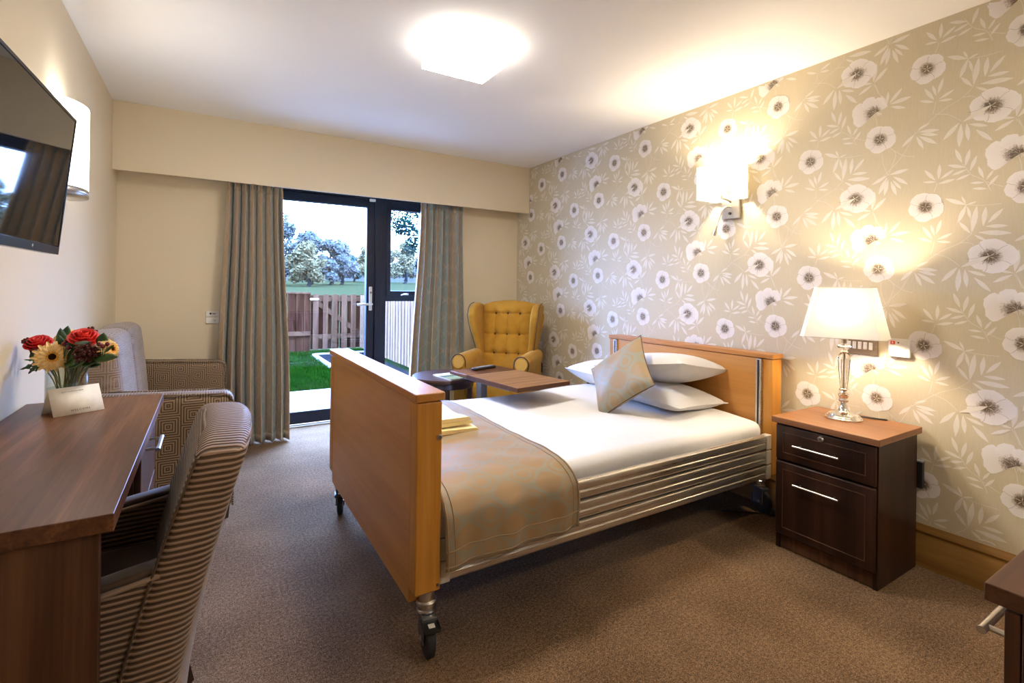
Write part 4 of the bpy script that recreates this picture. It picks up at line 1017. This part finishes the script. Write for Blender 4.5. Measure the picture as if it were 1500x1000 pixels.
def rose(head, axis, r, label, m, seed):
    t = thing('rose', label, 'flower', head, 0, 'roses in the vase'); stem_to(t, head - axis * r * .7, seed)
    f = axis.normalized(); s = f.orthogonal().normalized(); u = f.cross(s); rr = random.Random(seed)
    b = MB()
    for ring, (n, r0, r1, hh, w_) in enumerate(((3, .16, .26, .62, 1.0), (4, .26, .46, .58, .95), (5, .36, .70, .46, .92), (6, .42, .92, .26, .9), (6, .44, 1.05, .02, .85))):
        for k in range(n):
            a0 = 2 * PI * k / n + ring * .7 + rr.uniform(-.1, .1); wv = rr.uniform(.9, 1.1)
            def P(x, y):
                a = a0 + (x - .5) * 2 * PI / n * 1.55 * wv; rad = r * (r0 * math.sin(min(1, y * 1.6) * PI / 2) + (r1 - r0) * y * y)
                z = r * (-.55 + (hh + .55) * y - .10 * (2 * x - 1) ** 2 * y + .04 * math.sin(x * 9 + k))
                return head + (s * math.cos(a) + u * math.sin(a)) * rad + f * z
            b.grid(P, 6, 6)
    b.build('petals', m, t, solid=.0012)
    b = MB()
    for k in range(5):
        a = k * 1.256; d = s * math.cos(a) + u * math.sin(a)
        leaf_mesh(b, head - f * r * .55 + d * r * .1, head - f * r * .45 + d * r * .75, .010, f, -.1)
    b.build('sepals', 'leaf', t)
def sprig(tip, leaves, label, seed, m='leaf', lob=0):
    t = thing('foliage_sprig', label, 'foliage', tip, 0, 'green sprigs in the vase'); stem_to(t, tip, seed, .002)
    for (bx_, by_, bn, tx, ty, tn, w_) in leaves:
        b = MB(); leaf_mesh(b, fpos(bx_, by_, bn), fpos(tx, ty, tn), w_, (TC * .75 + UP * .65), .08, 0, lob); b.build('leaf', m, t, solid=.0006)
def berries(pts, label, seed):
    t = thing('berry_spray', label, 'berries', fpos(*pts[0]), 0, 'berry sprays in the vase'); c = fpos(*pts[0]); base = c - UP * .045; stem_to(t, base, seed, .0018)
    for p in pts:
        q = fpos(*p); b = MB(); b.sphere(q, .0068, 0, 12, 9, (1, 1, 1.15)); be = b.build('berry', 'berry', t)
        b = MB(); b.tube([base, (base + q) / 2 + Vector((0, 0, -.004)), q - UP * .006], .0011, 5)
        for k in range(4):
            a = k * 1.57; b.poly([q - UP * .0075, q + Vector((math.cos(a) * .007, math.sin(a) * .007, -.007)), q + Vector((math.cos(a + .6) * .007, math.sin(a + .6) * .007, -.0075))])
        b.build('calyx', 'leaf', be)
gerbera(fpos(78, 520, .075), Vector((.25, -.95, .12)), .052, 'cream yellow gerbera with a dark eye facing the room above the card', 1)
gerbera(fpos(163, 512, -.01), Vector((.75, -.45, .25)), .042, 'cream yellow gerbera half hidden behind the big right hand leaf', 2)
gerbera(fpos(98, 498, -.075), Vector((-.2, -.7, .65)), .042, 'cream yellow gerbera at the back between the two roses', 3)
rose(fpos(57, 503, .02), Vector((-.12, -.45, .88)), .037, 'red rose on the left side of the bouquet above the gerbera', 'rosered', 4)
rose(fpos(124, 494, .02), Vector((.15, -.50, .85)), .042, 'bright red rose on the right side of the bouquet above the dark skimmia', 'roseorange', 5)
sprig(fpos(95, 505, 0), [(95, 512, .02, 89, 481, .01, .036), (94, 502, .0, 101, 478, -.02, .032), (96, 520, .03, 86, 490, .03, .036)], 'sprig with upright broad green leaves between the two roses', 6)
sprig(fpos(155, 505, 0), [(148, 507, .01, 154, 487, .0, .036), (152, 514, .02, 170, 505, .03, .026), (138, 522, .04, 175, 523, .05, .045)], 'sprig with broad green leaves at the right end of the bouquet', 7)
sprig(fpos(66, 522, .02), [(60, 514, .03, 46, 523, .05, .034), (58, 520, .02, 47, 508, .03, .03)], 'sprig with round green leaves under the left rose', 8)
sprig(fpos(62, 530, .03), [(62, 529, .03, 34, 541, .05, .020), (58, 530, .04, 45, 546, .06, .016), (60, 528, .04, 55, 543, .06, .014), (62, 527, .02, 38, 528, .03, .012)], 'sprig with pointed lobed leaves drooping at the left end of the bouquet', 9, 'leaf', 1)
sprig(fpos(120, 528, .05), [(104, 537, .05, 133, 524, .06, .024), (100, 533, .05, 118, 522, .06, .03), (96, 530, .04, 112, 512, .04, .032), (128, 533, .03, 150, 534, .04, .03)], 'sprig with dark green leaves low in the middle of the bouquet', 10)
sprig(fpos(110, 515, -.03), [(100, 520, -.01, 112, 498, -.02, .045), (118, 522, -.01, 140, 508, -.02, .045), (108, 524, .0, 88, 516, .01, .04), (125, 528, .01, 150, 520, .02, .045)], 'sprig with broad dark leaves filling the centre behind the berries', 18)
sprig(fpos(140, 524, .02), [(126, 526, .03, 156, 513, .02, .045), (122, 532, .04, 146, 528, .05, .04), (110, 536, .03, 96, 526, .04, .036)], 'sprig with dark leaves below the skimmia on the right', 19)
sprig(fpos(120, 500, .07), [(110, 500, .07, 134, 500, .075, .022)], 'sprig with one grey green leaf in front of the right hand red rose', 11, 'leafdull')
berries([(95, 502, .06), (102, 507, .06), (88, 509, .05), (99, 498, .05)], 'dark red berry spray in the middle of the bouquet above the gerbera', 12)
berries([(151, 505, .05), (158, 502, .04), (146, 502, .05)], 'dark red berry spray among the right hand leaves', 13)
berries([(52, 512, .06), (56, 516, .06), (42, 500, .03)], 'dark red berry spray at the left edge of the bouquet', 14)
def skimmia(c, r, n, label, seed):
    t = thing('skimmia', label, 'flower', c, 0, 'skimmia in the vase'); stem_to(t, c - UP * r * .6, seed); rr = random.Random(seed); b = MB()
    for k in range(n):
        d = Vector((rr.gauss(0, 1), rr.gauss(0, 1), rr.gauss(0, .8))).normalized() * r * rr.uniform(.6, 1)
        b.sphere(c + d, rr.uniform(.0028, .0046), 0, 7, 5)
        if k % 3 == 0: b.tube([c - UP * r * .5, c + d], .0009, 4)
    b.build('bud_cluster', 'skimmia', t)
skimmia(fpos(128, 514, .055), .036, 190, 'large dark red skimmia head below the right hand red rose', 15)
skimmia(fpos(135, 486, -.02), .015, 40, 'small dark skimmia head at the very top of the bouquet', 16)
skimmia(fpos(43, 501, .03), .016, 40, 'small dark skimmia head at the left edge behind the red rose', 17)

# ================================================================== desk chair (ribbed velvet tub chair)
ch = thing('desk_chair', 'brown ribbed velvet chair pushed up to the walnut desk', 'chair', (-.16, 1.54, 0))
def back_fn(v):
    x, y, z = v                                      # x -.05..05, y 1.275..1.815, z .10..0.87
    t = (z - .10) / .75
    xc = -.105 + .165 * t ** 1.55
    th = 1.0 + .12 * (1 - t)
    yy = (y - 1.545) / .27
    crest = .034 * (1 - yy * yy) * max(0, (t - .55) / .45) ** 1.3
    wrap = -.035 * yy * yy * (1 - .4 * t)           # sides come slightly forward
    wy = 1.545 + (y - 1.545) * (1 - .045 * max(0, (t - .8) / .2) ** 2)
    return (xc + x * th * (1 + .18 * (1 - yy * yy)) + wrap, wy, z + crest - .012 * max(0, t - .9) * 10 * (x / .05) * .3)
b = MB(); b.rbox(-.05, .05, 1.272, 1.818, .10, .832, .026, 4, 0, None, (3, 12, 18), back_fn)
bk_ = b.build('backrest', 'rib', ch, boxuv=True)
b = MB()
for xs in (-.049,):
    b.tube([Vector(back_fn((xs, 1.2735, .12 + .70 * k / 24))) + Vector((.004, .0012, 0)) for k in range(25)], .003, 6)
b.build('seam_piping', 'brownvelvet', bk_)
for y0, y1 in ((1.278, 1.338), (1.752, 1.812)):
    def arm_fn(v, y0=y0):
        x, y, z = v; t = (x + .50) / .42
        return (x, y, z - (.0 if z < .3 else (.045 * max(0, 1 - t) ** 1.2 + .012 * math.sin(PI * t))))
    b = MB(); b.rbox(-.50, -.075, y0, y1, .11, .592, .016, 3, 0, None, (10, 2, 10), arm_fn); a_ = b.build('arm', 'rib', ch, boxuv=True)
    b = MB(); b.rbox(-.495, -.07, y0 + .004, y1 - .004, .588, .604, .007, 3, 0, None, (10, 2, 1), arm_fn); b.build('arm_top', 'brownvelvet', a_)
    b = MB(); b.tube([Vector(arm_fn((-.48 + .40 * k / 16, y0 - .001, .586))) for k in range(17)], .0055, 8); b.build('piping', 'rib', a_)
b = MB(); b.rbox(-.50, -.09, 1.34, 1.75, .34, .475, .04, 4); b.build('seat', 'brownvelvet', ch)
b = MB(); b.rbox(-.49, -.09, 1.33, 1.76, .11, .34, .01, 2); b.build('seat_base', 'rib', ch, boxuv=True)
for x, y in ((-.072, 1.315), (-.072, 1.780), (-.465, 1.315), (-.465, 1.780)):
    b = MB(); b.tube([(x, y, .115), (x + (.035 if x > -.2 else -.01), y, 0)], [.024, .015], 4); b.build('leg', 'darkwood', ch)

# ================================================================== sofa
sf = thing('sofa', 'two seat sofa in brown square maze velvet beyond the desk', 'sofa', (-.2, 3.47, 0))
for y0, y1, nm in ((2.795, 2.935), (3.985, 4.115)) and ((2.795, 2.935, 0), (3.985, 4.115, 1)):
    def sarm(v, y0=y0, y1=y1):
        x, y, z = v
        return (x, y, z + (.038 * (1 - (x - XL) / .66) if z > .4 else 0))
    b = MB(); b.rbox(-.53, .118, y0, y1, .10, .672, .045, 5, 0, None, (6, 2, 6), sarm); a_ = b.build('arm', 'maze', sf, boxuv=True)
    prof = []
    for yy in (y0 + .008, y1 - .008):
        b = MB(); b.tube([(.118 - .004, yy, .12 + k * .05) for k in range(10)] + [(.112, yy, .63), (.10, yy, .658), (.07, yy, .672)] + [Vector(sarm((.05 - k * .06, yy, .668))) for k in range(9)], .005, 6); b.build('piping', 'maze', a_, boxuv=True)
b = MB(); b.rbox(-.535, -.47, 2.92, 4.0, .10, .78, .03, 4, 0, None, (2, 6, 6)); b.build('back_frame', 'maze', sf, boxuv=True)
b = MB(); b.rbox(-.42, .09, 2.93, 3.99, .10, .30, .02, 3); b.build('seat_frame', 'maze', sf, boxuv=True)
def plump(c, w, d, h, M4):                           # a stuffed cushion block
    def fn(v):
        x, y, z = v; a, b_, c_ = 2 * x / w, 2 * y / d, 2 * z / h
        return (x * (1 + .12 * (1 - b_ * b_) * (1 - c_ * c_)), y * (1 + .05 * (1 - c_ * c_)), z * (1 + .06 * (1 - b_ * b_)) + .004 * math.sin(y * 30 + z * 20) * (1 - c_ * c_))
    b = MB(); b.rbox(-w / 2, w / 2, -d / 2, d / 2, -h / 2, h / 2, min(w, d, h) * .34, 6, 0, M4, (4, 8, 8), fn); return b
for y in (3.20, 3.72):
    b = plump(None, .17, .52, .50, G4(-.425, y, .705, 0, -.10, 0)); b.build('back_cushion', 'velvet', sf, boxuv=True)
    b = plump(None, .52, .52, .17, G4(-.15, y, .375)); b.build('seat_cushion', 'maze', sf, boxuv=True)
for x, y in ((.085, 2.955), (.085, 3.96), (-.48, 2.955), (-.48, 3.96)):
    b = MB(); b.tube([(x, y, .11), (x, y, 0)], [.026, .018], 4); b.build('leg', 'darkwood', sf)

# ================================================================== wing chair, turned out of the corner
wc = thing('wing_chair', 'buttoned mustard wing chair in the corner by the right hand curtain', 'armchair', (2.095, 3.595, 0), math.radians(-46))
wc.scale = (.95, .95, 1)
def prism_x(outline, x0, x1, m, parent, name, bev):
    b = MB(); n = len(outline); vs = [(x * (.79 + .21 * min(1, (z - .6) / .36)), y, z) for x in (x0, x1) for y, z in outline]
    b.addm(vs, [(i, (i + 1) % n, n + (i + 1) % n, n + i) for i in range(n)] + [tuple(range(n))[::-1], tuple(range(n, 2 * n))], 0, False)
    return b.build(name, m, parent, bev, False)
# backrest: padded, with 3 x 3 deep buttons
BT = [(x, z) for z in (.64, .805, .985) for x in (-.115, .0, .115)]
def wback(u, v):
    x = (-.24 + .48 * u); z = .40 + .685 * v
    top = 1.0 - .045 * (abs(u - .5) * 2) ** 2.2
    z = .40 + (z - .40) * (top if v > .5 else 1 + (top - 1) * v * 2)
    y = .165 + .10 * v - .050 * (1 - (2 * u - 1) ** 4) * min(1, (1 - v) * 8 + .05) ** .5
    for bx_, bz in BT: y += .026 * math.exp(-((x - bx_) ** 2 + (z - bz) ** 2) / .0011)
    for bz in (.64, .805, .985): y += .009 * math.exp(-((z - bz) / .010) ** 2)
    for xx in (-.115, 0, .115): y += .006 * math.exp(-((x - xx) / .008) ** 2) * (1 if .6 < z < 1.0 else .3)
    return (x, y, z)
b = MB(); b.grid(wback, 70, 80); bkp = b.build('backrest', 'mustard', wc, 0, False)
for x, z in BT:
    b = MB(); b.sphere((x, wback((x + .24) / .48, (z - .40) / .685)[1] - .004, z), .0115, 0, 12, 8, (1, .5, 1)); b.build('button', 'piping', bkp, 0, False)
b = MB()
out = [(-.320, .96), (-.30, 1.02), (-.25, 1.062), (-.17, 1.085), (-.08, 1.096), (0, 1.10), (.08, 1.096), (.17, 1.085), (.25, 1.062), (.30, 1.02), (.325, .96), (.275, .70), (.29, .40), (.29, .14), (-.29, .14), (-.29, .40), (-.275, .70)]
n = len(out); vs = [(x, y + (z - .4) * .15, z) for y in (.205, .285) for x, z in out]
b.addm(vs, [(i, n + i, n + (i + 1) % n, (i + 1) % n) for i in range(n)] + [tuple(range(n)), tuple(range(n, 2 * n))[::-1]], 0, False); b.build('back_frame', 'mustard', wc, .02, False)
wing_o = [(.30, .60), (.13, .63), (.115, .70), (.075, .80), (.035, .90), (.03, .97), (.06, 1.03), (.12, 1.065), (.22, 1.078), (.33, 1.06), (.34, .9)]
for s in (-1, 1):
    x0, x1 = (s * .325, s * .255) if s < 0 else (s * .255, s * .325)
    w_ = prism_x(wing_o, x0, x1, 'mustard', wc, 'wing', .022)
    b = MB(); b.tube([(s * .326 * (.79 + .21 * min(1, (z - .6) / .36)), y - .002, z) for y, z in wing_o[1:9]], .0035, 6); b.build('piping', 'piping', w_, 0, False)
    # scrolled arm
    b = MB()
    pr = [(s * .21, .14), (s * .205, .58)] + [(s * .268 + .062 * math.cos(a), .622 + .060 * math.sin(a)) for a in ([PI * (1.0 - k / 10 * 1.12) for k in range(11)] if s > 0 else [PI * k / 10 * 1.12 for k in range(11)])] + [(s * .315, .56), (s * .31, .14)]
    n = len(pr); vs = [(x, y, z) for y in (-.335, .27) for x, z in pr]
    b.addm(vs, [(i, (i + 1) % n, n + (i + 1) % n, n + i) for i in range(n)] + [tuple(range(n))[::-1], tuple(range(n, 2 * n))], 0, True); a_ = b.build('arm', 'mustard', wc, .008, False)
    b = MB(); b.poly([(s * .268 + .050 * math.cos(2 * PI * k / 20), -.3475, .622 + .048 * math.sin(2 * PI * k / 20)) for k in range(20)][::-1] if s else []); 
    vs2 = [(s * .268 + q * math.cos(2 * PI * k / 20), y, .622 + q * math.sin(2 * PI * k / 20)) for q, y in ((.054, -.335), (.050, -.3475)) for k in range(20)]
    b.addm(vs2, [(k, (k + 1) % 20, 20 + (k + 1) % 20, 20 + k) for k in range(20)]); b.build('arm_facing', 'mustardpale', a_, 0, False)
    b = MB(); b.tube([(x * 1.0, -.338, z) for x, z in pr[1:-1]], .0052, 6); b.build('piping', 'piping', a_, 0, False)
b = MB(); b.rbox(-.21, .21, -.325, .20, .30, .455, .045, 5, 0, None, (6, 6, 2), lambda v: (v.x, v.y, v.z + (.022 * (1 - (v.x / .21) ** 2) if v.z > .4 else 0))); b.build('seat_cushion', 'mustard', wc, 0, False)
b = MB(); b.rbox(-.30, .30, -.325, .26, .14, .305, .012, 3); b.build('seat_frame', 'mustard', wc, 0, False)
for x, y in ((-.26, -.29), (.26, -.29), (-.25, .24), (.25, .24)):
    b = MB(); b.tube([(x, y, .145), (x, y + (.03 if y > 0 else 0), 0)], [.026, .017], 8); b.build('leg', 'darkwood', wc, 0, False)

# ================================================================== small tables
rt_ = thing('coffee_table', 'low dark round table between the footboard and the right hand curtain', 'table', (1.475, 3.29, 0))
b = MB(); b.lathe([(.0, .545), (.235, .545), (.246, .552), (.250, .560), (.250, .570), (.246, .576), (.0, .577)], (1.475, 3.29, 0), 56, 0, None, False); b.build('tabletop', 'darkround', rt_)
b = MB(); b.lathe([(.185, .50), (.192, .505), (.192, .545), (.185, .545)], (1.475, 3.29, 0), 40, 0, None, False); b.build('apron', 'darkround', rt_)
for k in range(4):
    a = PI / 4 + k * PI / 2 + .35
    p = Vector((1.475 + .165 * math.cos(a), 3.29 + .165 * math.sin(a), 0)); q = Vector((1.475 + .20 * math.cos(a), 3.29 + .20 * math.sin(a), 0))
    b = MB(); b.tube([q, p + UP * .25, p + UP * .545], [.014, .019, .023], 4); b.build('leg', 'darkround', rt_)
lf_ = thing('leaflet', 'small green and white leaflet lying on the dark round table', 'leaflet', (1.40, 3.17, .577))
lf_.location = (1.47, 3.19, .5775); lf_.scale = (.82, .82, 1); lf_.rotation_euler = (0, 0, .12)
def lbox(name, m, p, *a): b = MB(); b.box(*a); return b.build(name, m, p, 0, False)
lbox('pages', 'card', lf_, -.105, .105, -.15, .15, 0, .008)
lbox('cover', 'cover', lf_, -.104, .104, -.149, .06, .008, .0086)
lbox('title_band', 'card', lf_, -.09, .09, .07, .13, .008, .0087)
lbox('title_print', 'greyp', lf_, -.075, .075, .085, .10, .0087, .009); lbox('picture_band', 'leafdull', lf_, -.104, .104, -.02, .03, .0086, .009)
ob = thing('overbed_table', 'wheeled overbed table with a two part walnut top reaching over the bed', 'table', (1.625, 2.70, 0), math.radians(6.5))
def rb(name, m, p, *a, r=.003): b = MB(); b.box(*a); return b.build(name, m, p, r, False)
mp = rb('tilting_top', 'walnutlight', ob, -.20, .20, -.355, .160, .627, .650)
rb('edging', 'walX', mp, -.2015, .2015, -.3575, -.3545, .626, .6505, r=.001); rb('edging', 'walX', mp, -.2025, -.199, -.356, .161, .626, .6505, r=.001)
rb('fixed_top', 'walY', ob, -.20, .20, .168, .372, .627, .650)
rb('tilt_bracket', 'steel', ob, -.14, .14, -.20, .30, .600, .626)
b = MB(); b.box(-.025, .025, .255, .315, .30, .61); b.build('column', 'greyp', ob, .004, False); b = MB(); b.box(-.034, .034, .245, .325, .06, .38); b.build('outer_column', 'steel', ob, .004, False)
bs_ = MB(); bs_.box(-.24, .24, .26, .31, .055, .095); bs_.box(-.24, -.20, -.34, .31, .055, .09); bs_.box(.20, .24, -.34, .31, .055, .09); bs_.build('base', 'steel', ob, .004, False)
for x in (-.22, .22):
    for y in (-.32, .28):
        b = MB(); b.lathe([(.012, -.010), (.025, -.010), (.0275, -.006), (.0275, .006), (.025, .010), (.012, .010)], (x, y, .0275), 18, 0, Matrix.Rotation(PI / 2, 3, 'Y')); b.build('castor', 'rubber', ob, 0, False)
rm = thing('remote_control', 'black remote control lying on the fixed part of the overbed table', 'remote control', (1.615, 2.995, .650), .30)
b = MB(); b.rbox(-.10, .10, -.022, .022, .0, .019, .007, 3); b.build('casing', 'blackp', rm, 0, False)
for k in range(11):
    for j in range(3):
        b = MB(); b.box(-.085 + k * .015 - .004, -.085 + k * .015 + .004, -.013 + j * .013 - .004, -.013 + j * .013 + .004, .0188, .0205); b.build('button', 'redp' if (k == 0 and j == 2) else 'greyp', rm, 0, False)

# ================================================================== near right cabinet and floor cable
cb = thing('cabinet', 'walnut cabinet with a satin bar handle in the near right corner', 'cabinet', (1.5, 0, 0))
bx('top', 'walX', cb, 1.044, 1.75, -.55, .276, .722, .750, .002)
bx('carcass', 'walZ', cb, 1.058, 1.74, -.54, .236, 0, .720, .002)
dd = bx('door', 'walZ', cb, 1.060, 1.395, .2375, .2565, .03, .712, .002); bx('door', 'walZ', cb, 1.400, 1.738, .2375, .2565, .03, .712, .002)
bar_handle(dd, (1.085, .2565, .652), (1.25, .2565, .652), (0, .033, 0), .0065)
pc = thing('power_cable', 'black power cable with an inline adaptor on the carpet under the headboard', 'cable', (2.6, 1.56, 0))
b = MB(); b.tube([(2.30, 1.78, .004), (2.42, 1.70, .005), (2.50, 1.64, .004), (2.56, 1.59, .006), (2.60, 1.555, .012)], .0035, 8); b.tube([(2.64, 1.52, .012), (2.68, 1.48, .005), (2.695, 1.40, .005)], .0035, 8); b.build('lead', 'blackp', pc)
b = MB(); b.rbox(-.035, .035, -.022, .022, .0, .028, .005, 2, 0, G4(2.618, 1.538, 0, 0, 0, -.7)); b.build('adaptor', 'blackp', pc)

# ================================================================== light and camera
wd = bpy.data.worlds.new('sky'); bpy.context.scene.world = wd; wd.use_nodes = True
nt = wd.node_tree; nt.nodes.clear(); o_ = nt.nodes.new('ShaderNodeOutputWorld'); bg = nt.nodes.new('ShaderNodeBackground')
# overcast sky: the zenith about three times as bright as the horizon
tc_ = nt.nodes.new('ShaderNodeTexCoord'); sp_ = nt.nodes.new('ShaderNodeSeparateXYZ'); mr_ = nt.nodes.new('ShaderNodeMapRange')
nt.links.new(tc_.outputs['Generated'], sp_.inputs[0]); nt.links.new(sp_.outputs[2], mr_.inputs[0])
mr_.inputs[1].default_value = 0; mr_.inputs[2].default_value = 1; mr_.inputs[3].default_value = SKY; mr_.inputs[4].default_value = SKY * 2.6
bg.inputs[0].default_value = (.28, .465, 1.0, 1); nt.links.new(mr_.outputs[0], bg.inputs[1])
nt.links.new(bg.outputs[0], o_.inputs[0])
def setglow(n, s):
    for q in M[n].node_tree.nodes:
        if q.type == 'EMISSION': q.inputs[1].default_value = s
for n_, s_ in GLOW.items(): setglow(n_, s_)

# added fill lamp: dimmer copy of the ceiling lamp, unseen behind the camera
c2 = copy_thing(ce, (1.95, -.75, H)); c2['label'] = 'added square fill lamp out of view behind the camera'
for k_ in c2.children:
    if k_.name.startswith('glass_shade'):
        k_.data = k_.data.copy(); k_.data.materials[0] = M['opal_fill']; k_.data.materials[1] = M['opal_side']
cam = bpy.data.cameras.new('camera'); co = bpy.data.objects.new('camera', cam); C.objects.link(co)
yaw, roll, F_, CY_ = math.radians(31.4484), math.radians(.7274), 728.0, 423.1
fw = Vector((math.sin(yaw), math.cos(yaw), 0)); r0 = Vector((math.cos(yaw), -math.sin(yaw), 0)); u0 = Vector((0, 0, 1))
rv = r0 * math.cos(roll) + u0 * math.sin(roll); uv_ = u0 * math.cos(roll) - r0 * math.sin(roll)
mw = Matrix((rv, uv_, -fw)).transposed().to_4x4(); mw.translation = (0, 0, 1.2); co.matrix_world = mw
cam.sensor_width = 36; cam.sensor_fit = 'HORIZONTAL'; cam.lens = F_ / 1500 * 36; cam.shift_x = 0; cam.shift_y = (CY_ - 500) / 1500
cam.clip_start = .02; cam.clip_end = 2000
sc = bpy.context.scene; sc.camera = co
sc.view_settings.view_transform = 'Standard'; sc.view_settings.look = 'None'; sc.view_settings.gamma = 1; sc.view_settings.use_curve_mapping = False
sc.view_settings.exposure = EXPO
sc.cycles.use_denoising = True; sc.cycles.max_bounces = 10; sc.cycles.diffuse_bounces = 6; sc.cycles.transparent_max_bounces = 16; sc.cycles.caustics_reflective = False; sc.cycles.sample_clamp_indirect = 8
